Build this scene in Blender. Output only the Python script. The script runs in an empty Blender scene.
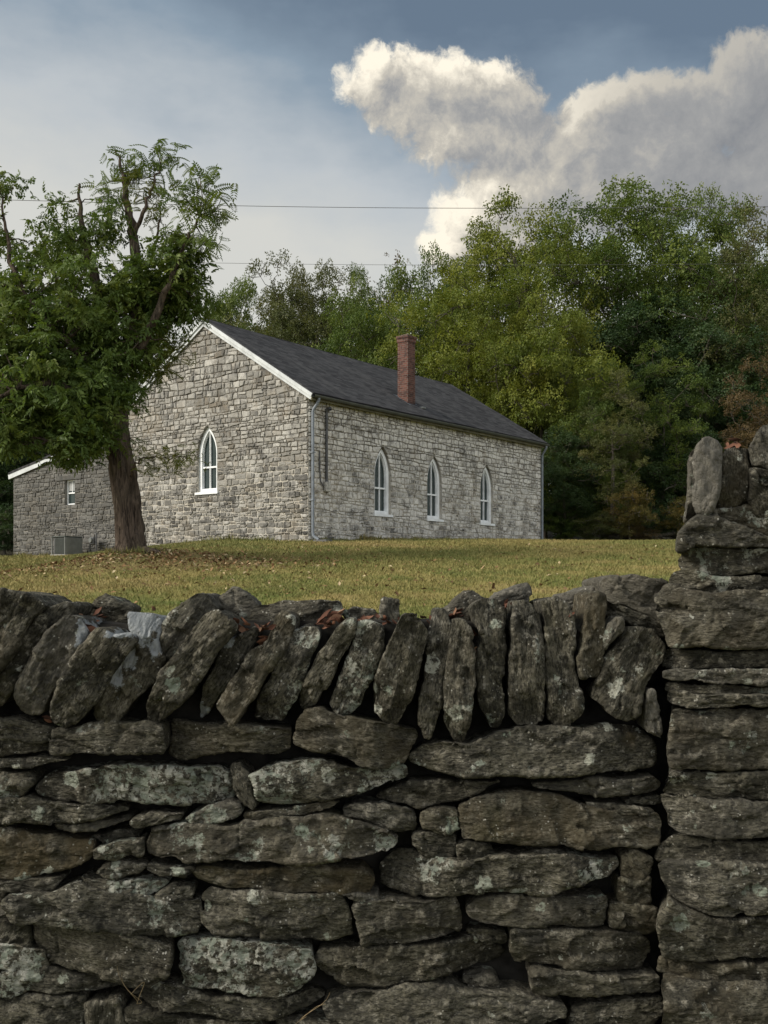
import bpy, bmesh, math, random
import numpy as np
from mathutils import Vector, Matrix
R = math.radians
SC = bpy.context.scene
COL = SC.collection
rng = np.random.default_rng(7)
random.seed(7)
EYE, F, HOR = 1.6, 1050.0, 580.0          # eye height, focal length in px, horizon row
def at(px, py, Y):
    return ((px-384.0)*Y/F, Y, EYE+(HOR-py)*Y/F)

# ------------------------------------------------------------------ noise
def _h(ix, iy, iz, seed):
    n = (ix.astype(np.uint32)*np.uint32(374761393) + iy.astype(np.uint32)*np.uint32(668265263)
         + iz.astype(np.uint32)*np.uint32(2147483647) + np.uint32((seed*144665+1013) & 0xffffffff))
    n = (n ^ (n >> np.uint32(13)))*np.uint32(1274126177)
    n = (n ^ (n >> np.uint32(16)))*np.uint32(2246822519)
    n = n ^ (n >> np.uint32(15))
    return n.astype(np.float64)/4294967295.0
def vnoise(P, seed=0):
    P = np.asarray(P, float)
    i = np.floor(P); f = P-i; i = i.astype(np.int64)
    f = f*f*f*(f*(f*6-15)+10)
    r = 0
    for dx in (0, 1):
        for dy in (0, 1):
            for dz in (0, 1):
                w = (f[:,0] if dx else 1-f[:,0])*(f[:,1] if dy else 1-f[:,1])*(f[:,2] if dz else 1-f[:,2])
                r = r + w*_h(i[:,0]+dx, i[:,1]+dy, i[:,2]+dz, seed)
    return r*2-1
def fbm(P, octv=4, seed=0, gain=.5):
    P = np.asarray(P, float); a = 1; s = 0
    for o in range(octv):
        s = s + a*vnoise(P*(2.03**o)+o*17.3, seed+o); a *= gain
    return s

# ------------------------------------------------------------------ object helpers
def mesh_np(name, V, faces, mat=None, parent=None, smooth=True, attrs=None):
    """V (n,3); faces: list of int arrays (m,k)"""
    me = bpy.data.meshes.new(name)
    V = np.asarray(V, np.float32)
    faces = [np.asarray(f, np.int32) for f in faces if len(f)]
    nl = sum(f.size for f in faces); nf = sum(len(f) for f in faces)
    me.vertices.add(len(V)); me.vertices.foreach_set('co', V.ravel())
    me.loops.add(nl); me.polygons.add(nf)
    me.loops.foreach_set('vertex_index', np.concatenate([f.ravel() for f in faces]))
    tot = np.concatenate([np.full(len(f), f.shape[1], np.int32) for f in faces])
    st = np.concatenate([[0], np.cumsum(tot)[:-1]]).astype(np.int32)
    me.polygons.foreach_set('loop_start', st); me.polygons.foreach_set('loop_total', tot)
    me.polygons.foreach_set('use_smooth', np.full(nf, bool(smooth)))
    for an, (dom, typ, val) in (attrs or {}).items():
        a = me.attributes.new(an, typ, dom)
        val = np.asarray(val, np.float32)
        a.data.foreach_set('color' if typ == 'FLOAT_COLOR' else 'vector' if typ == 'FLOAT_VECTOR' else 'value', val.ravel())
    me.update(calc_edges=True); me.validate()
    o = bpy.data.objects.new(name, me); COL.objects.link(o)
    if mat: me.materials.append(mat)
    if parent: o.parent = parent
    return o
def bm_obj(name, bm, mat=None, parent=None, smooth=False):
    me = bpy.data.meshes.new(name)
    bmesh.ops.recalc_face_normals(bm, faces=bm.faces[:])
    for f in bm.faces: f.smooth = smooth
    bm.to_mesh(me); bm.free()
    o = bpy.data.objects.new(name, me); COL.objects.link(o)
    if mat: me.materials.append(mat)
    if parent: o.parent = parent
    return o
def empty(name, loc=(0,0,0), rz=0):
    o = bpy.data.objects.new(name, None); COL.objects.link(o)
    o.location = loc; o.rotation_euler = (0,0,rz); o.empty_display_size = .2
    return o
def tag(o, label=None, cat=None, group=None, kind=None):
    if label: o['label'] = label
    if cat: o['category'] = cat
    if group: o['group'] = group
    if kind: o['kind'] = kind
    return o
def box(bm, x0, x1, y0, y1, z0, z1, bev=0):
    vs = [bm.verts.new(p) for p in ((x0,y0,z0),(x1,y0,z0),(x1,y1,z0),(x0,y1,z0),(x0,y0,z1),(x1,y0,z1),(x1,y1,z1),(x0,y1,z1))]
    fs = [bm.faces.new([vs[i] for i in q]) for q in ((3,2,1,0),(4,5,6,7),(0,1,5,4),(1,2,6,5),(2,3,7,6),(3,0,4,7))]
    if bev:
        es = list({e for f in fs for e in f.edges})
        bmesh.ops.bevel(bm, geom=es, offset=bev, segments=1, affect='EDGES')
def tube_np(pts, rad, n=8, ends=True):
    """tube along pts with radii; returns V, quads"""
    pts = np.asarray(pts, float); rad = np.asarray(rad, float); m = len(pts)
    T = np.gradient(pts, axis=0); T /= np.linalg.norm(T, axis=1)[:,None]+1e-9
    ref = np.array([0.31,0.17,0.93]) if abs(T[0,2]) < .8 else np.array([0.95,0.2,0.1])
    U = np.cross(T, ref); U /= np.linalg.norm(U, axis=1)[:,None]+1e-9
    W = np.cross(T, U)
    a = np.linspace(0, 2*np.pi, n, endpoint=False)
    V = pts[:,None,:] + rad[:,None,None]*(U[:,None,:]*np.cos(a)[None,:,None] + W[:,None,:]*np.sin(a)[None,:,None])
    idx = np.arange(m*n).reshape(m, n)
    q = np.stack([idx[:-1], np.roll(idx[:-1],-1,1), np.roll(idx[1:],-1,1), idx[1:]], -1).reshape(-1,4)
    return V.reshape(-1,3), q
class Acc:
    """collects vertex/face arrays into one mesh"""
    def __init__(s): s.V=[]; s.Q={}; s.n=0; s.A={}
    def add(s, V, *faces, **attr):
        for f in faces:
            f = np.asarray(f)
            if len(f): s.Q.setdefault(f.shape[1], []).append(f+s.n)
        s.V.append(np.asarray(V, float)); s.n += len(V)
        for k, v in attr.items(): s.A.setdefault(k, []).append(np.broadcast_to(v, (len(V),)+np.shape(v)[1:] if np.ndim(v) > 0 and len(v) == len(V) else (len(V),)))
    def build(s, name, mat=None, parent=None, smooth=True):
        at_ = {k: ('POINT', 'FLOAT', np.concatenate(v)) for k, v in s.A.items()}
        return mesh_np(name, np.concatenate(s.V), [np.concatenate(v) for v in s.Q.values()], mat, parent, smooth, at_)

# ------------------------------------------------------------------ node helpers
class NT:
    def __init__(s, nt): s.nt = nt; s.N = nt.nodes; s.L = nt.links
    def new(s, t, **kw):
        n = s.N.new(t)
        for k, v in kw.items(): setattr(n, k, v)
        return n
    def put(s, sock, v):
        if hasattr(v, 'is_linked'): s.L.new(v, sock)
        else:
            if sock.type == 'RGBA' and len(v) == 3: v = (*v, 1)
            sock.default_value = v
    def m(s, op, a, b=0.0, c=None, clamp=False):
        n = s.new('ShaderNodeMath', operation=op, use_clamp=clamp)
        s.put(n.inputs[0], a); s.put(n.inputs[1], b)
        if c is not None: s.put(n.inputs[2], c)
        return n.outputs[0]
    def vm(s, op, a, b=(0,0,0)):
        n = s.new('ShaderNodeVectorMath', operation=op); s.put(n.inputs[0], a)
        if op == 'SCALE': s.put(n.inputs['Scale'], b)
        else: s.put(n.inputs[1], b)
        return n.outputs[0]
    def mix(s, f, a, b, blend='MIX'):
        n = s.new('ShaderNodeMix', data_type='RGBA', blend_type=blend, clamp_factor=True)
        s.put(n.inputs[0], f); s.put(n.inputs[6], a); s.put(n.inputs[7], b)
        return n.outputs[2]
    def noise(s, vec, scale, detail=4, rough=.55, dist=0, col=False):
        n = s.new('ShaderNodeTexNoise'); s.put(n.inputs['Vector'], vec)
        s.put(n.inputs['Scale'], scale); s.put(n.inputs['Detail'], detail); s.put(n.inputs['Roughness'], rough); s.put(n.inputs['Distortion'], dist)
        return n.outputs[1 if col else 0]
    def vor(s, vec, scale, feat='F1', rand=1.0):
        n = s.new('ShaderNodeTexVoronoi', feature=feat); s.put(n.inputs['Vector'], vec); s.put(n.inputs['Scale'], scale)
        s.put(n.inputs['Randomness'], rand)
        return n.outputs[0]
    def ss(s, x, lo, hi):
        n = s.new('ShaderNodeMapRange', interpolation_type='SMOOTHSTEP', clamp=True)
        s.put(n.inputs[0], x); s.put(n.inputs[1], lo); s.put(n.inputs[2], hi)
        return n.outputs[0]
    def ramp(s, f, stops):
        n = s.new('ShaderNodeValToRGB'); cr = n.color_ramp
        while len(cr.elements) < len(stops): cr.elements.new(.5)
        for e, (p, c) in zip(cr.elements, stops): e.position = p; e.color = (*c, 1)
        s.put(n.inputs[0], f); return n.outputs[0]
    def attr(s, name, out='Fac'):
        return s.new('ShaderNodeAttribute', attribute_name=name).outputs[out]
    def sep(s, v):
        n = s.new('ShaderNodeSeparateXYZ'); s.put(n.inputs[0], v); return n.outputs
    def map(s, v, scale=(1,1,1), rot=(0,0,0), loc=(0,0,0)):
        n = s.new('ShaderNodeMapping'); s.put(n.inputs[0], v); n.inputs['Scale'].default_value = scale
        n.inputs['Rotation'].default_value = rot; n.inputs['Location'].default_value = loc
        return n.outputs[0]
def new_mat(name, rough=.85, spec=.25):
    m = bpy.data.materials.new(name); m.use_nodes = True
    t = NT(m.node_tree); b = t.N['Principled BSDF']
    b.inputs['Roughness'].default_value = rough; b.inputs['Specular IOR Level'].default_value = spec
    t.bsdf = b; t.tc = t.new('ShaderNodeTexCoord')
    t.obj = t.tc.outputs['Object']
    t.pos = t.new('ShaderNodeNewGeometry').outputs['Position']
    t.mat = m
    return t
def bump(t, h, strength=.5, dist=.01, normal=None):
    n = t.new('ShaderNodeBump'); t.put(n.inputs['Height'], h)
    n.inputs['Strength'].default_value = strength; n.inputs['Distance'].default_value = dist
    if normal is not None: t.put(n.inputs['Normal'], normal)
    t.L.new(n.outputs[0], t.bsdf.inputs['Normal']); return n.outputs[0]

# ------------------------------------------------------------------ terrain height
_gy = np.array([-300,-40,-2, 3.0, 4.2, 6.0, 12, 20, 26, 33, 38, 45, 60, 90, 130, 200, 400.])
_gz = np.array([0,0,0, 0.0, .18, .40, .95, 1.70, 2.26, 2.84, 3.02, 3.18, 3.5, 5.2, 9.5, 18, 30.])
def ground_z(x, y):
    x = np.asarray(x, float); y = np.asarray(y, float)
    z = sum(np.interp(y+d, _gy, _gz) for d in (-1.6,-.8,0,.8,1.6))/5
    z = np.where(y < 5, np.interp(y, _gy, _gz), z)
    t = np.clip((-x-4.5)/7, 0, 1); t = t*t*(3-2*t)
    u = np.clip((y-14)/12, 0, 1)
    z = z - .56*t*u
    z = z + .24*np.exp(-(((x+5.7)/2.2)**2+((y-24)/2.6)**2))      # mound round the old tree
    P = np.stack([x*.25, y*.25, np.zeros_like(x)], -1).reshape(-1,3)
    w = np.clip((y-6)/8, 0, 1)
    return z + (fbm(P, 2, 5).reshape(x.shape)*.045)*w
# ------------------------------------------------------------------ materials
def mat_drystone():
    t = new_mat('dry_stone', .9, .2)
    info = t.new('ShaderNodeObjectInfo'); rnd = info.outputs['Random']
    off = t.vm('SCALE', (7.3, 3.1, 5.7), t.m('MULTIPLY', rnd, 9.0))
    p = t.vm('ADD', t.attr('bed', 'Vector'), off)
    mk = t.attr('mark', 'Color'); sp = t.new('ShaderNodeSeparateColor'); t.put(sp.inputs[0], mk)
    cement, lichen, brown = sp.outputs[0], sp.outputs[1], sp.outputs[2]
    pale = t.attr('pale')
    n1 = t.noise(p, 7, 6, .62)
    n2 = t.noise(p, 34, 6, .68)
    n3 = t.noise(t.map(p, (1,1,3.2)), 60, 5, .7)
    base = t.ramp(n1, [(.32,(.018,.0175,.0125)),(.46,(.050,.047,.034)),(.66,(.145,.135,.100))])
    base = t.mix(t.m('MULTIPLY', rnd, .4), base, t.mix(.5, base, (.095,.093,.082)))
    base = t.mix(t.ss(n2,.50,.66), base, t.mix(.8, base, (.255,.24,.195)))
    base = t.mix(t.m('MULTIPLY', t.ss(n3,.54,.40), .8), base, (.011,.011,.009))
    br = t.m('MULTIPLY', t.m('MULTIPLY', brown, .8), t.ss(t.noise(p, 9, 4, .6), .32, .66))
    base = t.mix(br, base, t.mix(n2, (.034,.028,.014), (.135,.105,.056)))
    olive = t.m('MULTIPLY', t.ss(t.noise(t.vm('ADD',p,(3,9,1)), 5, 5, .6), .56, .72), .45)
    base = t.mix(olive, base, (.042,.041,.018))
    base = t.mix(pale, base, t.mix(n2, (.085,.082,.072), (.25,.235,.20)))
    # crustose lichen: blotches broken up at two sizes
    l1 = t.noise(t.vm('ADD',p,(5,2,8)), 7.5, 9, .70)
    l2 = t.noise(t.vm('ADD',p,(1,7,3)), 48, 5, .7)
    thr = t.m('SUBTRACT', .70, t.m('MULTIPLY', lichen, .19))
    lm = t.m('MULTIPLY', t.ss(t.m('SUBTRACT', l1, thr), -.004, .03), t.ss(l2, .44, .52))
    lcol = t.mix(t.ss(t.noise(p, 23, 2), .4, .62), (.22,.25,.205), (.40,.405,.355))
    base = t.mix(t.m('MULTIPLY', lm, .85), base, lcol)
    # round crusty rosettes
    vd = t.new('ShaderNodeTexVoronoi', feature='F1'); t.put(vd.inputs['Vector'], t.vm('ADD', p, t.vm('SCALE', t.noise(p, 45, 4, .6, 0, True), .05))); vd.inputs['Scale'].default_value = 13
    rs = t.new('ShaderNodeSeparateColor'); t.put(rs.inputs[0], vd.outputs['Color'])
    ros = t.m('MULTIPLY', t.ss(vd.outputs['Distance'], t.m('MULTIPLY', rs.outputs[0], .42), t.m('SUBTRACT', t.m('MULTIPLY', rs.outputs[0], .42), .06)), t.m('GREATER_THAN', t.m('ADD', rs.outputs[1], t.m('MULTIPLY', lichen, .30)), .93))
    base = t.mix(t.m('MULTIPLY', ros, t.ss(l2, .36, .5)), base, t.mix(rs.outputs[2], (.20,.235,.185), (.36,.365,.31)))
    # pin-head white specks
    v = t.vor(t.vm('ADD', p, (2,2,2)), 75)
    sm = t.m('MULTIPLY', t.ss(v, .26, .16), t.ss(t.noise(t.vm('ADD',p,(9,1,4)), 16, 3), .55, .66))
    base = t.mix(t.m('MULTIPLY', sm, .75), base, (.46,.45,.40))
    cm = t.ss(t.m('ADD', cement, t.m('MULTIPLY', t.m('SUBTRACT', t.noise(p, 24, 7, .72), .5), 2.2)), .42, .58)
    base = t.mix(t.m('MULTIPLY', cm, .88), base, t.mix(n2, (.19,.215,.23), (.43,.455,.465)))
    t.L.new(base, t.bsdf.inputs['Base Color'])
    h = t.m('ADD', t.m('MULTIPLY', n2, .8), t.m('MULTIPLY', n3, .7))
    h = t.m('ADD', h, t.m('MULTIPLY', t.noise(p, 190, 3, .7), .35))
    h = t.m('ADD', h, t.m('MULTIPLY', t.vor(t.map(p,(1,1,1.7)), 55), .5)); bump(t, h, 1.0, .022)
    return t.mat
def mat_plain(name, col, rough=.6, spec=.4, metal=0, var=.12, scale=8, bmp=0.0):
    t = new_mat(name, rough, spec); t.bsdf.inputs['Metallic'].default_value = metal
    n = t.noise(t.obj, scale, 5, .6)
    c2 = tuple(c*(1-var*2.2) for c in col); c1 = tuple(min(1,c*(1+var)) for c in col)
    t.L.new(t.ramp(n, [(.3,c2),(.62,c1)]), t.bsdf.inputs['Base Color'])
    if bmp: bump(t, t.noise(t.obj, scale*5, 4), bmp, .01)
    return t.mat
def mat_church_stone(dark=0.0, mortar=False, pale=0.0):
    t = new_mat('church_mortar' if mortar else 'limestone', .9, .15)
    o = t.obj
    z = t.sep(o)[2]
    big = t.noise(o, .55, 5, .62); mid = t.noise(t.vm('ADD',o,(3,4,5)), 2.2, 5, .65); fine = t.noise(o, 11, 5, .7)
    wob = t.m('ADD', z, t.m('MULTIPLY', t.m('SUBTRACT', big, .5), 3.2))
    hi = t.ss(wob, 4.9, 6.0)                       # the upper gable was built of cleaner, squarer stone
    if mortar:
        base = t.mix(hi, t.mix(mid, (.30,.28,.235), (.60,.57,.50)), t.mix(mid, (.085,.078,.066), (.20,.18,.15)))
    else:
        r = t.attr('rnd'); yw = t.attr('warm')
        low = t.ramp(r, [(0,(.055,.054,.051)),(.3,(.125,.121,.112)),(.6,(.24,.233,.212)),(1,(.50,.488,.455))])
        top = t.ramp(r, [(0,(.15,.145,.132)),(.4,(.31,.302,.276)),(1,(.55,.538,.50))])
        base = t.mix(hi, low, top)
        base = t.mix(t.m('MULTIPLY', yw, .45), base, t.mix(.6, base, (.27,.20,.115)))
    stain = t.m('MULTIPLY', t.ss(mid, .50, .64), .7)
    base = t.mix(stain, base, (.082,.081,.078))
    wash = t.m('MULTIPLY', t.ss(t.noise(t.vm('ADD',o,(8,1,3)), 1.6, 7, .75), .53, .62), .62)
    base = t.mix(wash, base, (.56,.55,.51))
    base = t.mix(t.m('MULTIPLY', t.ss(fine, .5, .3), .5), base, t.mix(.75, base, (.04,.04,.036)))
    tan = t.m('MULTIPLY', t.ss(t.noise(t.vm('ADD',o,(6,2,5)), .9, 6, .7), .50, .64), .36)
    base = t.mix(tan, base, t.mix(fine, (.13,.10,.062), (.30,.245,.165)))
    smear = t.m('MULTIPLY', t.ss(t.noise(t.vm('ADD',o,(4,4,9)), 3.4, 9, .72), .47, .60), .62)
    base = t.mix(smear, base, t.mix(mid, (.17,.166,.152), (.40,.39,.36)))
    if pale: base = t.mix(t.m('MULTIPLY', t.ss(t.noise(t.vm('ADD',o,(2,6,9)), 1.5, 9, .78), .42, .56), pale), base, t.mix(fine, t.mix(.5, base, (.5,.49,.46)), (.80,.79,.75)))
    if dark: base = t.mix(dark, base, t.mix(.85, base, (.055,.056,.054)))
    t.L.new(base, t.bsdf.inputs['Base Color'])
    bump(t, t.m('ADD', fine, t.m('MULTIPLY', t.noise(o, 40, 4), .5)), .7, .02)
    return t.mat
def mat_shingle():
    t = new_mat('asphalt_shingle', .95, .1)
    b = t.new('ShaderNodeTexBrick'); t.put(b.inputs['Vector'], t.map(t.attr('uvw','Vector'), (1,1,1)))
    b.inputs['Scale'].default_value = 1; b.inputs['Brick Width'].default_value = .32; b.inputs['Row Height'].default_value = .14
    b.inputs['Mortar Size'].default_value = .006; b.inputs['Bias'].default_value = 0; b.offset = .37
    b.inputs['Color1'].default_value = (.022,.0225,.025,1); b.inputs['Color2'].default_value = (.070,.071,.074,1); b.inputs['Mortar'].default_value = (.015,.015,.017,1)
    n = t.noise(t.obj, .8, 5, .6); g = t.noise(t.obj, 30, 3, .7)
    c = t.mix(t.m('MULTIPLY', n, .5), b.outputs[0], (.038,.0385,.041))
    st = t.noise(t.map(t.attr('uvw','Vector'), (1.6,.22,1)), 1.5, 5, .65)
    c = t.mix(t.m('MULTIPLY', t.ss(st,.5,.68), .45), c, (.085,.085,.084)); c = t.mix(t.m('MULTIPLY', t.ss(st,.44,.32), .5), c, (.018,.018,.019))
    c = t.mix(t.m('MULTIPLY', t.ss(g,.5,.75), .4), c, (.085,.086,.092))
    t.L.new(c, t.bsdf.inputs['Base Color'])
    bump(t, t.m('ADD', b.outputs[1], t.m('MULTIPLY', g, -.5)), -.6, .015)
    return t.mat
def mat_brick():
    t = new_mat('chimney_brick', .9, .15)
    b = t.new('ShaderNodeTexBrick')
    s = t.sep(t.obj)
    cmb = t.new('ShaderNodeCombineXYZ'); t.put(cmb.inputs[0], t.m('ADD', s[0], s[1])); t.put(cmb.inputs[1], s[2])
    t.put(b.inputs['Vector'], cmb.outputs[0])
    b.inputs['Scale'].default_value = 1; b.inputs['Brick Width'].default_value = .21; b.inputs['Row Height'].default_value = .075
    b.inputs['Mortar Size'].default_value = .007
    b.inputs['Color1'].default_value = (.058,.025,.020,1); b.inputs['Color2'].default_value = (.135,.062,.048,1); b.inputs['Mortar'].default_value = (.13,.115,.10,1)
    n = t.noise(t.obj, 5, 5, .7)
    c = t.mix(t.m('MULTIPLY', t.ss(n,.48,.64), .8), b.outputs[0], (.045,.033,.030))
    t.L.new(c, t.bsdf.inputs['Base Color']); bump(t, b.outputs[1], -.5, .01)
    return t.mat
def mat_leaf(name, stops, trans=.35, clump=(.25,.45)):
    t = new_mat(name, .55, .25)
    r = t.attr('tint')
    n = t.noise(t.obj, clump[0], 3, .6)
    f = t.m('ADD', t.m('MULTIPLY', r, .55), t.m('MULTIPLY', t.m('SUBTRACT', n, .28), clump[1]*2), clamp=True)
    c = t.ramp(f, stops)
    t.L.new(c, t.bsdf.inputs['Base Color'])
    tr = t.new('ShaderNodeBsdfTranslucent'); t.L.new(t.mix(1, c, (1.0,1.0,.55), 'MULTIPLY'), tr.inputs[0])
    mx = t.new('ShaderNodeMixShader'); mx.inputs[0].default_value = trans
    out = t.N['Material Output']
    t.L.new(t.bsdf.outputs[0], mx.inputs[1]); t.L.new(tr.outputs[0], mx.inputs[2]); t.L.new(mx.outputs[0], out.inputs[0])
    return t.mat
def mat_bark(name, c1, c2, sc=1.0):
    t = new_mat(name, .95, .1)
    p = t.map(t.obj, (9*sc,9*sc,1.3*sc))
    n = t.noise(p, 1.6, 6, .65, 1.2); n2 = t.noise(t.obj, 1.7, 4)
    t.L.new(t.mix(t.m('MULTIPLY', t.ss(n2,.4,.7), .35), t.ramp(n, [(.34,c1),(.64,c2)]), (.10,.085,.06)), t.bsdf.inputs['Base Color'])
    bump(t, n, 1.0, .06)
    return t.mat
def turf_colour(t):
    p = t.pos
    a = t.noise(p, .16, 5, .65); b = t.noise(t.vm('ADD',p,(20,3,0)), .9, 5, .68); c = t.noise(p, 7, 4, .7)
    f = t.m('ADD', t.m('MULTIPLY', a, .62), t.m('MULTIPLY', b, .38))
    col = t.ramp(f, [(.38,(.080,.115,.026)),(.46,(.145,.155,.042)),(.52,(.215,.19,.062)),(.60,(.29,.225,.092))])
    return t.mix(t.m('MULTIPLY', t.ss(c,.5,.72), .5), col, t.mix(.6, col, (.20,.165,.075))), c
def mat_turf():
    t = new_mat('turf', .95, .1)
    col, c = turf_colour(t)
    s = t.sep(t.pos)
    # worn, leaf-strewn earth under the tree, bare soil up in the wood
    dx = t.m('DIVIDE', t.m('ADD', s[0], 5.0), 3.6); dy = t.m('DIVIDE', t.m('SUBTRACT', s[1], 22.6), 2.6)
    d = t.m('SQRT', t.m('ADD', t.m('MULTIPLY',dx,dx), t.m('MULTIPLY',dy,dy)))
    d = t.m('ADD', d, t.m('MULTIPLY', t.m('SUBTRACT', t.noise(t.pos, 1.3, 5, .7), .5), 1.6))
    col = t.mix(t.m('MULTIPLY', t.ss(d, 1.15, .45), .45), col, (.098,.066,.042))
    w = t.ss(t.m('ADD', s[1], t.m('MULTIPLY', t.noise(t.pos,.3,3), 6)), 53, 58)
    col = t.mix(w, col, (.030,.027,.017))
    t.L.new(col, t.bsdf.inputs['Base Color'])
    bump(t, t.m('ADD', c, t.noise(t.pos, 28, 4, .75)), .9, .05)
    return t.mat
def mat_blade():
    t = new_mat('grass_blade', .7, .2)
    col, c = turf_colour(t)
    r = t.attr('tint')
    col = t.mix(r, t.mix(.5, col, (.05,.072,.015)), t.mix(.45, col, (.25,.20,.085)))
    t.L.new(col, t.bsdf.inputs['Base Color'])
    return t.mat
def mat_dead(name, stops):
    t = new_mat(name, .8, .15)
    c = t.ramp(t.attr('tint'), stops)
    t.L.new(c, t.bsdf.inputs['Base Color']); return t.mat
def mat_glass():
    t = new_mat('window_glass', .12, .32)
    n = t.noise(t.obj, 2.5, 3)
    t.L.new(t.mix(n, (.010,.018,.018), (.035,.052,.050)), t.bsdf.inputs['Base Color'])
    bump(t, t.noise(t.obj, 1.8, 2), .15, .02)
    return t.mat
M = dict(
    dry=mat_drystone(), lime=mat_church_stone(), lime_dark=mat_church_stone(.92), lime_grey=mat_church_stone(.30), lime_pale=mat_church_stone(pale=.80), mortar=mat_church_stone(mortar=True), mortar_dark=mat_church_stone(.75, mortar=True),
    shingle=mat_shingle(), brick=mat_brick(), turf=mat_turf(), blade=mat_blade(), glass=mat_glass(),
    white=mat_plain('white_paint', (.70,.73,.745), .55, .3, var=.07, scale=4),
    trim=mat_plain('weathered_white_trim', (.47,.50,.51), .6, .3, var=.12, scale=3),
    zinc=mat_plain('grey_painted_metal', (.17,.195,.225), .45, .4, var=.12, scale=3),
    gutter=mat_plain('dark_gutter', (.060,.066,.058), .5, .4, var=.15, scale=3),
    soffit=mat_plain('olive_fascia', (.12,.115,.075), .8, .2, var=.2, scale=3),
    conduit=mat_plain('dark_conduit', (.075,.077,.080), .55, .4, var=.2, scale=5),
    concrete=mat_plain('pale_concrete', (.34,.335,.31), .9, .15, var=.25, scale=14, bmp=.5),
    ac=mat_plain('condenser_louvre', (.035,.045,.040), .5, .4, var=.1, scale=4),
    acp=mat_plain('condenser_panel', (.13,.14,.135), .5, .4, var=.1, scale=4),
    wire=mat_plain('wire_black', (.10,.10,.10), .6, .3),
    bark=mat_bark('old_tree_bark', (.014,.011,.009), (.135,.105,.082)),
    bark2=mat_bark('wood_bark', (.030,.026,.021), (.13,.118,.098), .6),
    core=mat_plain('wall_hearting', (.020,.019,.017), .95, .1, var=.3, scale=20),
    curtain=mat_plain('window_blind', (.30,.31,.31), .8, .1, var=.1, scale=20),
)
G = lambda *a: list(zip((0.0,.35,.7,1.0), a))
M['leaf_near'] = mat_leaf('leaf_near', G((.034,.064,.014),(.080,.125,.025),(.155,.190,.040),(.26,.235,.05)), .35, (.35,.3))
M['leaf_yellow'] = mat_leaf('leaf_yellow', G((.05,.075,.014),(.10,.125,.022),(.17,.165,.03),(.26,.20,.045)), .4)
M['leaf_green'] = mat_leaf('leaf_green', G((.027,.052,.013),(.068,.108,.022),(.138,.175,.031),(.25,.23,.048)), .35)
M['leaf_lime'] = mat_leaf('leaf_lime', G((.046,.076,.014),(.108,.142,.023),(.195,.210,.033),(.31,.265,.05)), .38)
M['leaf_dark'] = mat_leaf('leaf_dark', G((.015,.034,.014),(.030,.058,.020),(.060,.090,.026),(.12,.13,.036)), .3)
M['leaf_olive'] = mat_leaf('leaf_olive', G((.034,.046,.017),(.070,.084,.027),(.122,.124,.040),(.19,.15,.058)), .35)
M['leaf_rust'] = mat_leaf('leaf_rust', G((.045,.036,.016),(.085,.060,.026),(.125,.088,.038),(.17,.14,.05)), .3)
M['leaf_gold'] = mat_leaf('leaf_gold', G((.035,.040,.012),(.085,.078,.02),(.155,.105,.028),(.20,.12,.035)), .35)
M['dead'] = mat_dead('dead_leaf', G((.040,.020,.013),(.085,.038,.024),(.14,.068,.042),(.24,.15,.095)))
M['litter'] = mat_dead('lawn_litter', G((.075,.045,.022),(.15,.085,.040),(.24,.15,.075),(.42,.35,.22)))
M['straw'] = mat_plain('dry_straw', (.22,.17,.10), .8, .2)
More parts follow.
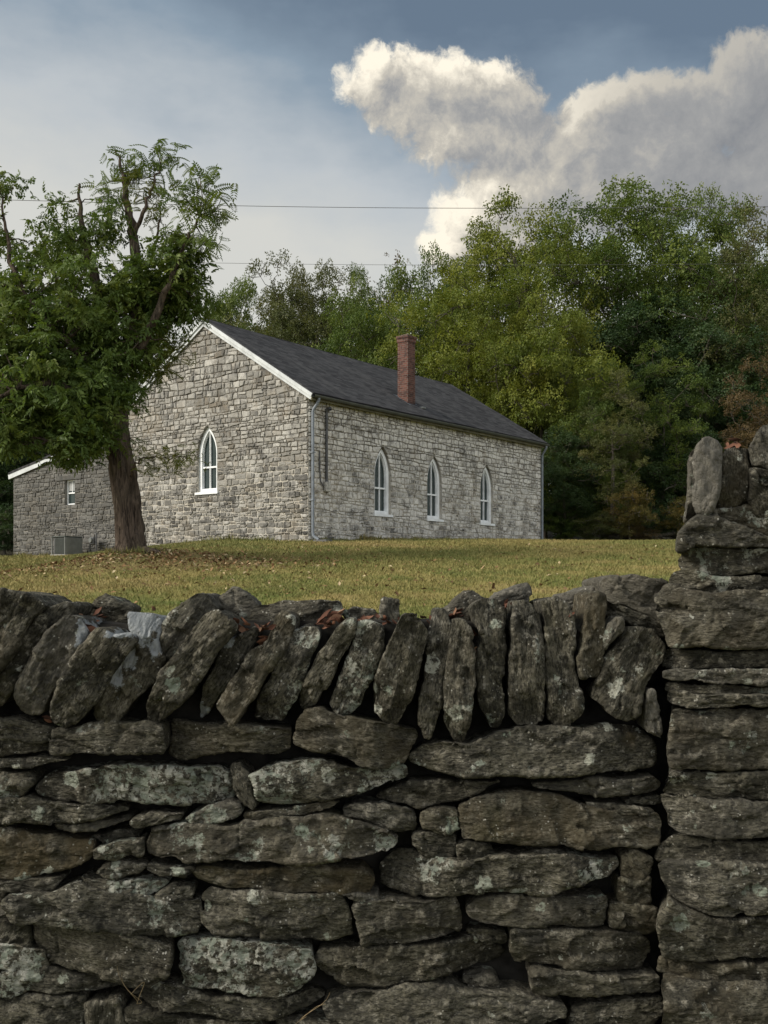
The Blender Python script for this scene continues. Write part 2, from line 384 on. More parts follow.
# ------------------------------------------------------------------ the dry stone wall: every stone a block of its own
def stone_mesh(poly, Y, T, seed, res=.0055, lich=.4, brown=.2, pale=0., skew=0., cement=None, moss=None, edge=None, rough=1.0, back=.8, grow=.0016):
    """poly: outline px on the plane y=Y; a block T thick behind it, cut by random break planes and weathered"""
    rg = np.random.default_rng(seed)
    P = np.array([[(x-384)*Y/F, EYE+(HOR-y)*Y/F] for x, y in poly])
    if np.sum(P[:,0]*np.roll(P[:,1],-1)-np.roll(P[:,0],-1)*P[:,1]) < 0: P = P[::-1]
    seg = np.linalg.norm(np.roll(P,-1,0)-P, axis=1); per = seg.sum()
    n = int(np.clip(per/res, 48, 420))
    s = np.linspace(0, per, n, endpoint=False); cum = np.concatenate([[0], np.cumsum(seg)])
    Pc = np.vstack([P, P[:1]])
    Q = np.stack([np.interp(s, cum, Pc[:,k]) for k in (0,1)], 1)
    for _ in range(max(2, int(.007/(per/n)**1))): Q = .25*np.roll(Q,1,0)+.5*Q+.25*np.roll(Q,-1,0)
    T_ = np.roll(Q,-1,0)-np.roll(Q,1,0); T_ /= np.linalg.norm(T_,axis=1)[:,None]+1e-9
    N_ = np.stack([T_[:,1], -T_[:,0]], 1)
    zz = np.full((n,1), seed*.37)
    jag = grow+fbm(np.hstack([Q*17, zz]), 3, seed, .45)*.0055 + vnoise(np.hstack([Q*120, zz]), seed+3)*.0017
    Q = Q + N_*(jag*rough)[:,None]
    # straight spine that the rings shrink to
    c = Q.mean(0); U, S, Vt = np.linalg.svd(Q-c, full_matrices=False); ax = Vt[0]; bx = np.array([-ax[1], ax[0]])
    a = (Q-c)@ax; b = (Q-c)@bx; hb = (b.max()-b.min())/2
    lo, hi = a.min()+hb*.9, a.max()-hb*.9
    if lo > hi: lo = hi = (lo+hi)/2
    tgt = c + np.clip(a, lo, hi)[:,None]*ax
    tgt = tgt + (c-tgt)*0
    nr = int(np.clip(hb/(res*1.1), 6, 34))
    k = 1-np.linspace(0, 1, nr)
    k = k[:, None, None]
    ring2 = tgt[None]+(Q-tgt)[None]*k                    # nr,n,2
    F2 = ring2.reshape(-1,2)
    d = np.empty(len(F2))
    for i in range(0, len(F2), 4000):
        d[i:i+4000] = np.sqrt(((F2[i:i+4000,None]-Q[None])**2).sum(-1).min(1))
    e = edge or rg.uniform(.003, .009); e = min(e, hb*.8)
    q = np.clip(1-d/e, 0, 1)
    y = e*.85*(1-np.sqrt(np.clip(1-q*q, 0, 1)))
    loc = np.stack([(F2-c)@ax, (F2-c)@bx], 1)
    la, lb = max(hi-lo, hb)/2+hb, hb
    for _ in range(rg.integers(5, 9)):                   # break planes
        th = rg.uniform(0, 2*np.pi); tilt = math.tan(R(rg.uniform(6, 38)))
        dirv = np.array([math.cos(th), math.sin(th)])
        ext = abs(dirv[0])*la+abs(dirv[1])*lb
        off = ext*rg.uniform(.25, .9)
        pl = (loc@dirv-off)*tilt
        y = np.maximum(y, pl + .003*vnoise(np.hstack([loc*40, np.full((len(loc),1), seed)]), seed+9))
    y = np.minimum(y, T*.45)
    y = y + (F2[:,0]-c[0])*rg.uniform(-.12,.12) + (F2[:,1]-c[1])*rg.uniform(-.2,.12)
    Vf = np.stack([F2[:,0], Y+y, F2[:,1]], 1)
    # sides
    y0 = y[:n]; nb = 9; sides = []
    for j in range(1, nb):
        f = (j/(nb-1))**1.3
        sh = 1-(1-back)*f
        q2 = tgt+(Q-tgt)*sh
        yy = y0*(1-f)+(T)*f
        sides.append(np.stack([q2[:,0]+skew*yy, Y+yy, q2[:,1]], 1))
    Vs = np.concatenate(sides)
    cb = np.array([[c[0]+skew*T, Y+T+.01, c[1]]])
    V = np.concatenate([Vf, Vs, cb])
    idx = np.arange(nr*n).reshape(nr, n)
    q1 = np.stack([idx[:-1], idx[1:], np.roll(idx[1:],-1,1), np.roll(idx[:-1],-1,1)], -1).reshape(-1,4)[:, ::-1]
    sid = np.vstack([idx[:1], nr*n+np.arange((nb-1)*n).reshape(nb-1, n)])
    q2 = np.stack([sid[:-1], sid[1:], np.roll(sid[1:],-1,1), np.roll(sid[:-1],-1,1)], -1).reshape(-1,4)
    last = sid[-1]; t3 = np.stack([last, np.full(n, len(V)-1), np.roll(last,-1)], 1)
    # normals, then weathering along them
    Nn = np.zeros_like(V)
    for fq in (q1, q2):
        nn = np.cross(V[fq[:,2]]-V[fq[:,0]], V[fq[:,3]]-V[fq[:,1]])
        for kk in range(4): np.add.at(Nn, fq[:,kk], nn)
    Nn /= np.linalg.norm(Nn,axis=1)[:,None]+1e-9
    L = np.stack([(V[:,[0,2]]-c)@ax, V[:,1]-Y, (V[:,[0,2]]-c)@bx], 1)
    o = seed*3.7
    strata = fbm(L*np.array([7,7,62])+o, 3, seed+20)
    strata = np.where(strata > .12, strata, .12-(.12-strata)*.5)
    # split faces: chips with their own tilt, ledges along the bedding
    ns = 10+int(90*per*hb); sd = np.stack([rg.uniform(L[:,0].min(),L[:,0].max(),ns), rg.uniform(-.005,.03,ns), rg.uniform(L[:,2].min(),L[:,2].max(),ns)],1)
    wv = np.stack([fbm(L*30+o+k*5, 2, seed+70+k) for k in range(3)],1)*.010
    dm = (((L+wv)[:,None,:]-sd[None])*np.array([.55,1,1.5]))**2
    ci = dm.sum(-1).argmin(1); off = rg.normal(0,.0042,ns); tl = rg.normal(0,.15,(ns,2))
    chip = off[ci]+((L[:,[0,2]]-sd[ci][:,[0,2]])*tl[ci]).sum(1)
    tb = L[:,2]*rg.uniform(38,62)+fbm(L*np.array([5,8,8])+o, 3, seed+80)*1.5
    ledge = (tb-np.floor(tb)); ledge = (ledge**2-.33)*.0042*np.clip(.5+fbm(L*6+o,2,seed+90)*1.4, 0, 1)
    disp = fbm(L*11+o, 3, seed+31)*.0052 + strata*.0020 + np.clip(chip,-.014,.012) + ledge + fbm(L*np.array([60,60,100])+o, 2, seed+41)*.0013 + .002
    cr = np.abs(vnoise(L*np.array([6,9,11])+o, seed+61)); disp -= .008*np.clip(1-cr/.03, 0, 1)
    fw = .28+.72*np.clip(-Nn[:,1],0,1)**1.5
    V = V + Nn*(disp*rough*fw)[:,None]
    nv = len(V)
    mark = np.zeros((nv,4), np.float32); mark[:,1] = lich; mark[:,2] = brown; mark[:,3] = 1
    pxy = np.stack([V[:,0]/V[:,1]*F+384, HOR-(V[:,2]-EYE)/V[:,1]*F], 1)
    for blob in (cement or []):
        cx, cy, rx, ry = blob
        dd = np.sqrt(((V[:,0]-(cx-384)*Y/F)/(rx*Y/F))**2+((V[:,2]-EYE-(HOR-cy)*Y/F)/(ry*Y/F))**2)
        mark[:,0] = np.maximum(mark[:,0], np.clip(1.0-dd*.45, 0, 1))
    for blob in (moss or []):
        cx, cy, rx, ry = blob
        dd = np.sqrt(((V[:,0]-(cx-384)*Y/F)/(rx*Y/F))**2+((V[:,2]-EYE-(HOR-cy)*Y/F)/(ry*Y/F))**2)
        mark[:,2] = np.maximum(mark[:,2], np.clip(1.6-dd, 0, 1))
    return V, [q1[:, ::-1], q2[:, ::-1], t3[:, ::-1]], {'mark': ('POINT','FLOAT_COLOR',mark), 'pale': ('POINT','FLOAT',np.full(nv, pale)), 'bed': ('POINT','FLOAT_VECTOR',L+seed*.173)}
def PX(s): 
    v = [float(a) for a in s.replace(',', ' ').split()]
    return list(zip(v[0::2], v[1::2]))

COPING = [  # outline, options
 ("-14,594 10,589 29,595 47,606 31,620 16,638 0,660 -14,674", {}),
 ("47,609 61,602 72,606 68,616 52,631 31,651 16,685 8,697 -2,708 -14,708 -14,680 14,645", dict(Y=3.19)),
 ("66,615 81,619 86,632 74,656 65,674 49,695 40,716 24,717 12,704 11,695 22,672 34,648 47,632", dict(pale=.25,cement=[(82,636,6,12)])),
 ("99,628 111,636 130,635 135,640 120,661 104,685 96,698 78,718 61,731 49,721 47,711 55,692 78,651", dict(Y=3.13,cement=[(122,634,12,4)])),
 ("125,612 146,614 159,622 157,640 161,660 156,676 136,700 115,721 103,727 96,720 94,708 103,685 121,660 133,640 128,628", dict(Y=3.19,brown=.3,cement=[(142,624,20,17),(128,652,7,16),(114,672,7,16),(156,646,5,12)])),
 ("218,610 226,616 235,627 232,634 218,650 206,668 196,684 178,706 160,722 149,728 143,722 142,708 150,692 163,665 178,648 192,628 205,614", dict(Y=3.14)),
 ("163,625 172,613 184,602 197,592 206,594 215,608 206,620 190,640 170,662 160,655", dict(Y=3.2,pale=.15,lich=.6)),
 ("220,648 226,636 236,637 253,628 257,631 254,645 241,661 231,679 219,698 205,715 197,722 200,700 202,690 216,666", dict(Y=3.21,cement=[(226,640,7,7),(196,716,9,10)])),
 ("276,617 284,613 293,621 292,631 283,653 266,677 254,700 233,728 226,721 218,705 229,685 248,653 266,640", dict(Y=3.15,brown=.5)),
 ("292,632 305,626 318,629 321,639 310,659 305,679 297,700 279,721 263,725 252,720 256,703 269,679 276,664 287,645", dict(lich=.95)),
 ("347,617 357,619 355,632 341,659 328,687 315,705 300,713 297,708 300,692 308,674 318,651 334,632", dict(lich=.6)),
 ("360,623 370,621 383,625 384,648 378,666 368,685 360,705 349,716 338,716 330,705 336,687 347,661 355,640", dict(lich=.9)),
 ("403,614 416,613 421,622 428,629 426,646 419,674 410,700 396,726 386,725 373,711 374,695 381,664 391,638", dict(Y=3.14,lich=.3)),
 ("436,609 443,609 451,625 450,640 445,674 438,716 430,741 422,736 419,700 424,669 428,640 432,622", dict(lich=.2,Y=3.16)),
 ("452,619 464,619 471,630 475,656 475,687 469,721 464,747 456,742 446,726 444,695 447,661 451,635", dict(lich=.8,Y=3.14)),
 ("472,609 485,600 498,599 508,609 506,622 504,638 506,656 502,682 503,716 498,730 490,729 480,705 477,679 475,656 482,635 475,622", dict(Y=3.18,lich=.5)),
 ("514,601 527,600 533,603 542,617 545,643 545,674 544,716 540,727 519,727 510,716 510,679 512,648 514,617", dict(lich=.4)),
 ("541,600 556,597 569,604 573,614 574,640 575,661 582,700 582,718 569,728 556,726 550,716 546,674 545,635", dict(lich=.5,Y=3.16)),
 ("589,596 600,593 607,596 606,622 604,648 600,678 579,678 580,656 583,627", dict(brown=.7,lich=.3)),
 ("617,616 625,617 627,626 618,640 606,651 605,638 610,625", dict(pale=.35,T=.16,edge=.02)),
 ("629,627 655,630 668,646 665,664 651,679 642,695 640,713 629,722 613,715 591,698 592,690 605,672 606,659 616,646", dict(lich=.95)),
 ("648,690 655,690 661,716 665,726 664,741 655,737 645,731 645,708", dict(pale=.55,T=.15)),
 # slabs and lumps lying along the back of the coping
 ("87,614 96,597 105,593 117,599 129,608 126,626 104,630 90,628", dict(Y=3.5,T=.2,lich=.2)),
 ("213,603 232,586 243,589 258,605 250,622 219,624", dict(Y=3.42,T=.2,pale=.35)),
 ("232,616 258,606 284,602 315,602 339,602 343,612 338,624 295,634 255,634 238,630", dict(Y=3.4,T=.22,pale=.15)),
 ("381,599 391,597 399,601 401,626 380,626", dict(Y=3.42,T=.15,pale=.2)),
 ("443,613 464,590 477,592 486,600 478,620 451,622", dict(Y=3.42,T=.2,pale=.2,brown=.4)),
 ("488,599 506,590 528,583 531,593 529,606 500,610", dict(Y=3.42,T=.2,pale=.55)),
 ("563,596 582,590 602,584 606,594 592,608 567,610", dict(Y=3.4,T=.25,pale=.55)),
 ("602,580 613,576 628,577 644,574 662,578 670,582 664,596 664,622 644,613 626,605 606,600", dict(Y=3.24,T=.4,pale=.42,brown=.5,lich=.3)),
 ("606,604 626,607 644,615 666,625 666,636 655,634 639,626 623,619 607,614", dict(Y=3.25,T=.35,lich=.2)),
 ("340,612 352,606 372,610 384,618 378,630 350,628", dict(Y=3.45,T=.2,pale=.2)),
]
COURSE = [
 ("-14,718 21,721 42,728 52,732 42,743 23,743 -14,737", dict(lich=.7)),
 ("-14,745 46,745 46,752 16,754 -14,756", {}),
 ("-14,761 31,758 69,759 52,764 21,768 -14,769", {}),
 ("49,731 86,725 117,723 146,722 163,727 164,753 130,754 86,754 47,756 47,742", dict(lich=.25,Y=3.17)),
 ("168,723 196,725 222,724 248,726 292,729 290,749 279,754 237,753 206,757 180,761 168,756", dict(brown=.4)),
 ("296,722 304,712 319,709 342,718 378,722 418,731 420,740 405,766 386,769 361,766 330,755 293,745 294,735", dict(brown=.5,lich=.3,Y=3.16)),
 ("412,757 424,748 446,744 470,745 495,733 527,727 541,726 585,730 624,726 645,731 661,747 661,768 624,773 585,773 546,777 506,775 475,776 438,773 409,766", dict(lich=.5,Y=3.17,moss=[(634,741,8,9)])),
 ("-14,774 29,774 33,783 23,796 10,798 -14,794", dict(lich=.8)),
 ("33,791 47,776 78,770 112,763 146,766 177,768 215,768 228,777 231,798 218,803 190,806 161,806 120,800 94,804 65,802 37,795", dict(lich=1.15)),
 ("229,768 239,763 248,775 257,803 253,812 242,805 233,788", dict(lich=.1)),
 ("248,776 266,769 279,761 300,760 321,760 347,768 380,770 404,768 406,778 376,790 358,794 336,798 305,804 279,804 258,801 256,788", dict(lich=1.05)),
 ("376,799 391,790 412,783 449,781 501,781 485,790 464,798 438,804 420,808 391,802", dict(lich=.1,Y=3.21)),
 ("533,786 559,783 580,779 624,780 655,777 667,785 665,791 624,797 583,796 559,790 536,789", dict(pale=.15)),
 ("624,801 661,797 663,804 629,805", dict(Y=3.22)),
 ("585,802 609,804 645,809 655,812 642,816 619,812 588,807", dict(pale=.1)),
 ("-14,801 21,799 52,803 94,807 117,808 126,813 104,818 60,824 26,824 -14,822", dict(lich=.3)),
 ("53,828 86,824 125,818 128,822 104,828 73,831", dict(pale=.2)),
 ("130,822 146,817 182,815 180,820 156,824 135,829", {}),
 ("183,820 196,812 214,807 227,803 240,805 241,815 219,822 196,825", dict(lich=1.2,pale=.2)),
 ("244,815 284,809 326,802 341,802 331,808 297,815 266,821 245,820", dict(brown=.4)),
 ("341,809 352,804 384,805 415,815 415,833 391,831 360,822 345,817", dict(lich=.6,pale=.1)),
 ("422,815 438,809 459,809 460,830 441,834 424,829", dict(brown=.3)),
 ("413,835 438,834 458,835 454,858 425,856 413,845", dict(lich=.1,Y=3.21)),
 ("456,847 469,842 488,845 494,854 477,863 459,860", dict(lich=.2)),
 ("462,809 475,800 506,795 530,793 554,795 585,807 624,815 661,815 665,825 662,846 650,851 622,846 590,851 554,846 521,846 490,841 461,841", dict(brown=.65,lich=.35,Y=3.17)),
 ("528,853 559,848 566,852 563,858 536,858 528,856", dict(pale=.15,T=.2)),
 ("-14,830 10,831 42,836 91,842 94,849 89,862 52,872 16,881 -14,880", dict(brown=1.0,lich=.55)),
 ("90,836 125,832 141,836 120,841 99,842", dict(Y=3.24)),
 ("94,850 115,843 142,842 141,856 117,860 94,858", dict(lich=.8)),
 ("143,843 151,833 169,825 200,826 219,828 250,825 289,817 331,816 362,825 390,834 402,843 394,850 373,853 326,860 289,863 232,862 180,862 155,860 144,855", dict(lich=.85,pale=.14,brown=.4,Y=3.16)),
 ("96,873 112,863 130,861 146,867 141,874 112,878", dict(lich=.7)),
 ("146,867 169,867 193,871 187,877 161,876", dict(lich=.9)),
 ("190,872 206,867 245,871 284,867 305,863 326,869 362,869 377,880 368,897 336,891 292,894 253,888 214,886 196,880", dict(brown=.9,lich=.2)),
 ("381,872 394,858 433,858 464,863 490,858 527,857 567,854 585,859 619,859 620,867 609,877 572,887 546,897 520,893 464,893 433,899 381,891", dict(lich=.8,Y=3.17)),
 ("622,856 635,852 652,859 650,874 635,884 622,873", dict(brown=.4)),
 ("619,878 635,882 650,876 652,904 635,907 620,902", dict(brown=.5)),
 ("-14,884 26,880 60,877 62,881 52,890 26,893 -14,893", dict(lich=.7)),
 ("78,878 104,882 146,880 167,885 156,894 146,898 120,894 89,889", dict(lich=1.0)),
 ("155,895 169,885 193,889 190,899 167,904 156,900", {}),
 ("5,896 49,894 73,885 104,891 146,899 167,906 198,902 202,925 195,938 146,936 104,930 52,925 13,920 5,907", dict(lich=.8,Y=3.17)),
 ("203,896 211,891 258,893 297,895 339,894 347,907 354,938 323,943 284,943 245,938 211,933 202,920", dict(lich=.6,pale=.08)),
 ("340,894 356,894 378,898 374,903 350,900", dict(pale=.3,T=.15)),
 ("352,906 362,903 394,900 456,900 463,917 462,936 446,940 412,945 362,949 357,930", dict(lich=.35,pale=.06)),
 ("467,910 477,900 501,897 550,896 607,898 608,910 605,928 572,927 520,927 490,926 472,920", dict(lich=.2,brown=.3,pale=.08)),
 ("610,905 624,903 657,908 658,928 648,935 624,933 610,929", dict(brown=.6)),
 ("-14,922 29,925 30,948 16,964 -14,968", dict(lich=.1)),
 ("-10,909 8,911 15,914 16,917 -10,919", dict(brown=1.,pale=.3,T=.08,Y=3.16)),
 ("32,928 86,925 104,930 146,938 172,946 172,959 164,980 151,987 125,987 99,980 65,969 36,959 31,943", dict(lich=.15,Y=3.17)),
 ("174,948 180,943 206,941 245,943 284,946 312,951 316,975 302,990 279,1000 253,998 219,990 183,989 181,975", dict(lich=1.35)),
 ("318,955 345,950 362,949 412,946 464,941 490,946 507,959 501,967 469,975 438,977 399,985 360,990 345,989 324,976 316,965", dict(lich=.3)),
 ("511,930 560,930 598,931 640,936 652,945 655,957 645,976 620,975 580,969 545,965 515,964 511,955", dict(lich=.4,brown=.3,pale=.05)),
 ("465,930 490,929 507,931 508,944 480,942", dict(Y=3.26,T=.2)),
 ("5,988 16,969 36,964 65,972 104,982 120,988 115,991 73,993 55,995 26,991", dict(lich=.4)),
 ("128,990 156,987 177,985 206,997 245,1001 284,1003 310,1000 324,1006 305,1014 276,1021 232,1020 180,1011 167,1010 135,1003", dict(lich=.2)),
 ("322,1010 346,996 380,994 407,988 438,985 464,995 516,995 560,1003 568,1008 566,1018 530,1028 460,1032 380,1032 330,1022", dict(lich=.35,pale=.08)),
 ("464,980 495,977 501,990 477,994", dict(pale=.2,Y=3.24,T=.2)),
 ("532,972 572,971 611,978 662,977 663,995 624,997 572,998 549,995 532,993", dict(lich=.1,brown=.2,pale=.06)),
 ("572,1008 622,1002 664,999 666,1014 650,1034 570,1036", dict(lich=.2)),
 ("-14,998 40,997 82,998 84,1016 80,1040 -14,1040", {}),
 ("85,1004 118,999 125,1030 120,1040 86,1040", dict(lich=.6)),
 ("126,1008 165,1014 210,1020 260,1026 268,1046 122,1046", {}),
 ("274,1030 330,1027 380,1036 382,1056 276,1058", {}),
 ("386,1036 460,1035 560,1032 566,1056 390,1058", {}),
 ("-78,722 2,720 4,768 -76,770", dict(Y=3.27)),
 ("-80,774 4,772 2,828 -76,830", dict(Y=3.27)),
 ("-74,834 6,832 4,884 -78,886", dict(Y=3.27)),
 ("-80,888 4,886 6,930 -76,930", dict(Y=3.27)),
 ("-76,934 6,932 4,1000 -78,1002", dict(Y=3.27)),
 # the footing courses, below the picture
 ("-14,1044 60,1043 118,1044 120,1086 -14,1088", {}),
 ("124,1050 270,1050 272,1090 122,1090", {}),
 ("276,1062 390,1062 394,1100 278,1100", {}),
 ("398,1062 560,1060 566,1100 400,1104", {}),
 ("570,1040 664,1038 668,1100 572,1102", {}),
 ("-14,1092 130,1092 132,1118 -14,1118", {}),
 ("136,1094 272,1094 274,1118 138,1118", {}),
 ("278,1104 470,1106 470,1120 280,1120", {}),
 ("474,1106 668,1105 668,1120 476,1120", {}),
]
PIER = [
 ("704,438 712,435 720,438 723,444 722,476 719,499 716,510 706,517 698,513 694,504 694,487 697,480 695,476 694,462 697,445", dict(pale=.75,lich=.1,Y=3.08,T=.22,edge=.014,rough=.45)),
 ("690,452 697,446 703,470 702,490 700,508 688,520 689,500 690,480", dict(pale=.35,Y=3.16,T=.25)),
 ("723,448 735,446 750,446 752,500 738,507 722,512 719,500", dict(brown=.6,Y=3.14,T=.25,lich=.2)),
 ("750,448 756,435 764,425 775,424 788,436 790,468 768,468 752,464", dict(pale=.2,Y=3.12,T=.25)),
 ("751,466 768,469 792,470 794,515 760,516 750,502", dict(Y=3.11,T=.25,lich=.8)),
 ("690,523 715,513 750,504 776,506 820,512 822,541 770,537 747,529 716,517", dict(Y=3.13,brown=.5,lich=.7)),
 ("684,524 698,516 716,516 747,528 770,536 826,541 826,547 744,546 716,545 694,543 687,546 680,553 678,549 679,532", dict(Y=3.09,pale=.1)),
 ("684,556 693,547 745,548 826,549 826,573 745,574 728,577 707,574 684,571 680,560", dict(lich=.8,pale=.08)),
 ("677,573 686,571 710,576 735,579 826,575 826,587 745,590 714,593 693,591 675,583", dict(lich=.9,Y=3.13)),
 ("663,598 673,585 693,592 714,594 745,591 826,588 826,646 745,648 719,649 702,646 672,647 666,628 663,616", dict(brown=.45,lich=.3,Y=3.09,pale=.06)),
 ("671,651 717,652 826,650 826,666 728,668 700,670 668,669", dict(Y=3.13)),
 ("666,672 700,671 728,670 826,668 826,683 745,685 710,684 690,681 667,680", dict(pale=.2,Y=3.1)),
 ("671,684 710,686 826,687 826,694 740,694 672,693", dict(Y=3.13,lich=.7)),
 ("671,695 693,695 826,697 826,705 745,705 720,708 700,709 672,704", dict(Y=3.1)),
 ("672,708 703,711 725,709 826,709 826,768 740,770 710,771 687,770 670,767 667,755 668,742 671,728", dict(brown=.4,lich=.65,pale=.06)),
 ("670,774 710,773 826,771 826,800 740,800 718,802 690,799 669,796 668,785", dict(lich=.8,Y=3.13)),
 ("666,799 685,800 718,804 730,802 826,803 826,838 732,838 683,836 673,830 672,817", dict(pale=.12,lich=.5,Y=3.1)),
 ("675,839 735,841 826,841 826,862 730,863 662,864 665,850", dict(Y=3.14)),
 ("662,867 690,864 723,865 826,865 826,914 740,914 733,918 710,915 683,905 673,898 667,890 663,878", dict(lich=.6,pale=.06,Y=3.1)),
 ("668,897 682,907 710,918 733,921 826,917 826,960 723,960 700,964 665,960 658,940 657,932 661,910", dict(brown=.2,Y=3.11)),
 ("665,963 700,967 723,964 826,964 826,983 700,983 664,981", dict(brown=.5,Y=3.13)),
 ("664,984 700,986 826,987 826,1038 664,1040", dict(brown=.45,lich=.4,Y=3.1)),
 ("662,1043 826,1041 826,1078 662,1080", {}),
 ("660,1082 826,1081 826,1120 660,1120", {}),
]
def lay(stones, name, parent, Y0, T0, seed0, skew=0., jit=.012, lich0=.45, res=.0055):
    out = []
    for i, (s, o) in enumerate(stones):
        o = dict(o); rg = np.random.default_rng(seed0+i)
        Y = o.pop('Y', Y0)+rg.uniform(-jit, jit); T = o.pop('T', T0*rg.uniform(.8,1.1))
        o.setdefault('lich', lich0*rg.uniform(.6,1.3)); o.setdefault('brown', rg.uniform(0,.22))
        V, fc, at_ = stone_mesh(PX(s), Y, T, seed0+i*7, skew=skew, res=res, **o)
        out.append(mesh_np(name, V, fc, M['dry'], parent, True, at_))
    return out
wall = tag(empty('dry_stone_wall', (0, 3.4, 0)), 'dark mossy dry stone wall across the foreground with a leaning coping', 'wall')
pier = tag(empty('stone_pier', (1.05, 3.35, 0)), 'tall coursed stone pier rising at the end of the dry stone wall', 'pier')
def keep(parent, objs):
    for o in objs: o.matrix_parent_inverse = Matrix.Translation(-parent.location)
cop = lay(COPING, 'coping_stone', wall, 3.165, .36, 1000)
crs = lay(COURSE, 'wall_stone', wall, 3.19, .22, 3000)
prs = lay(PIER, 'pier_stone', pier, 3.115, .34, 5000, skew=.235, jit=.006)
keep(wall, cop+crs); keep(pier, prs)
# the wall runs on past the left of the picture, and has a rough back face
acc = []
def merged(objs, dx, dy=0, mirror=None):
    a = Acc(); marks = []; pal = []; beds = []
    for o in objs:
        me = o.data; nv = len(me.vertices); V = np.empty(nv*3, np.float32); me.vertices.foreach_get('co', V); V = V.reshape(-1,3).astype(float)
        V[:,0] += dx; V[:,1] += dy
        if mirror: V[:,1] = 2*mirror-V[:,1]
        st = np.empty(len(me.polygons), np.int32); me.polygons.foreach_get('loop_total', st)
        li = np.empty(len(me.loops), np.int32); me.loops.foreach_get('vertex_index', li)
        k4 = int((st == 4).sum()); qd = li[:k4*4].reshape(-1,4); tr = li[k4*4:].reshape(-1,3)
        if mirror: qd = qd[:, ::-1]; tr = tr[:, ::-1]
        a.add(V, qd, tr)
        mk = np.empty(nv*4, np.float32); me.attributes['mark'].data.foreach_get('color', mk); marks.append(mk.reshape(-1,4))
        bb = np.empty(nv*3, np.float32); me.attributes['bed'].data.foreach_get('vector', bb); beds.append(bb.reshape(-1,3)); pp = np.empty(nv, np.float32); me.attributes['pale'].data.foreach_get('value', pp); pal.append(pp)
    return a, np.concatenate(marks), np.concatenate(pal), np.concatenate(beds)
def cx_of(o): return np.mean([o.bound_box[k][0] for k in range(8)])/3.19*F+384
for nm, objs, dx, mir in (('wall_run_on', [o for o in cop[:22]+crs if 10 < cx_of(o) < 260], -268*3.19/F, None),
                          ('wall_back_face', crs, 0, 3.44)):
    a, mk, pp, bb = merged(objs, dx, 0, mir)
    o = mesh_np(nm, np.concatenate(a.V), [np.concatenate(v) for v in a.Q.values()], M['dry'], wall, True,
                {'mark': ('POINT','FLOAT_COLOR',mk), 'pale': ('POINT','FLOAT',pp), 'bed': ('POINT','FLOAT_VECTOR',bb)})
    o['kind'] = 'stuff'; keep(wall, [o])
# packed earth and hearting in the middle of the wall
def core(name, parent, x0, x1, y0, y1, z0, z1, seed):
    bm = bmesh.new(); bmesh.ops.create_cube(bm, size=1)
    bmesh.ops.subdivide_edges(bm, edges=bm.edges[:], cuts=14, use_grid_fill=True)
    V = np.array([v.co for v in bm.verts])
    V = np.stack([x0+(V[:,0]+.5)*(x1-x0), y0+(V[:,1]+.5)*(y1-y0), z0+(V[:,2]+.5)*(z1-z0)], 1)
    d = np.stack([fbm(V*16+k*9, 3, seed+k) for k in range(3)], 1)*.02
    for v, p in zip(bm.verts, V+d): v.co = p
    o = bm_obj(name, bm, M['core'], parent, True); keep(parent, [o]); return o
core('hearting', wall, -2.0, .97, 3.33, 3.56, -.1, 1.26, 3)
core('hearting', wall, -2.0, .95, 3.34, 3.50, 1.10, 1.465, 4)
bmc = core('hearting', pier, .98, 1.32, 3.26, 3.44, -.1, 1.72, 5)

# dry leaves caught along the coping
def leaf_patch(acc_, centre, nrm_up, size, rg, tint):
    u = np.linspace(-1, 1, 5); prof = np.array([0.08, .75, 1, .6, .04])*.42
    curl = rg.uniform(.2,1.1); V = []
    for a_, w in zip(u, prof):
        for sgn in (-1, 0, 1):
            V.append((a_, sgn*w*(1+.25*rg.uniform(-1,1)), abs(sgn)*curl*w*.9+curl*.35*a_*a_+.08*rg.uniform(-1,1)))
    V = np.array(V)*size*.5
    rot = Matrix.Rotation(rg.uniform(0,6.28),3,'Z') @ Matrix.Rotation(rg.normal(0,.7),3,'X') @ Matrix.Rotation(rg.normal(0,.6),3,'Y')
    V = V@np.array(rot).T + centre
    q = []
    for i in range(4):
        for j in range(2):
            q.append((i*3+j, i*3+j+1, (i+1)*3+j+1, (i+1)*3+j))
    acc_.add(V, np.array(q), tint=tint)
A = Acc(); rg = np.random.default_rng(77)
for (px, py, Y, spread, n) in [(77,617,3.3,9,9),(87,628,3.2,4,4),(101,617,3.35,5,4),(156,618,3.36,6,5),(242,626,3.22,8,7),(264,628,3.2,6,8),(263,640,3.18,5,4),
        (326,624,3.24,10,13),(335,617,3.3,9,9),(318,637,3.2,5,4),(388,622,3.3,12,9),(430,619,3.28,5,4),(456,616,3.25,9,8),(471,634,3.18,4,4),(472,650,3.18,3,3),(510,605,3.22,5,4),(573,618,3.2,3,3),(366,620,3.35,8,6),(735,445,3.2,4,8),(46,717,3.18,3,2)]:
    for _ in range(n):
        c = np.array(at(px+rg.normal(0,spread*.55), py+rg.normal(0,2.6), Y+rg.normal(0,.03)))
        leaf_patch(A, c, None, rg.uniform(.022,.052), rg, rg.random()**1.3)
lv = A.build('dry_leaves', M['dead'], None, True)
tag(lv, 'curled russet dry leaves caught between the coping stones', 'leaves', kind='stuff')
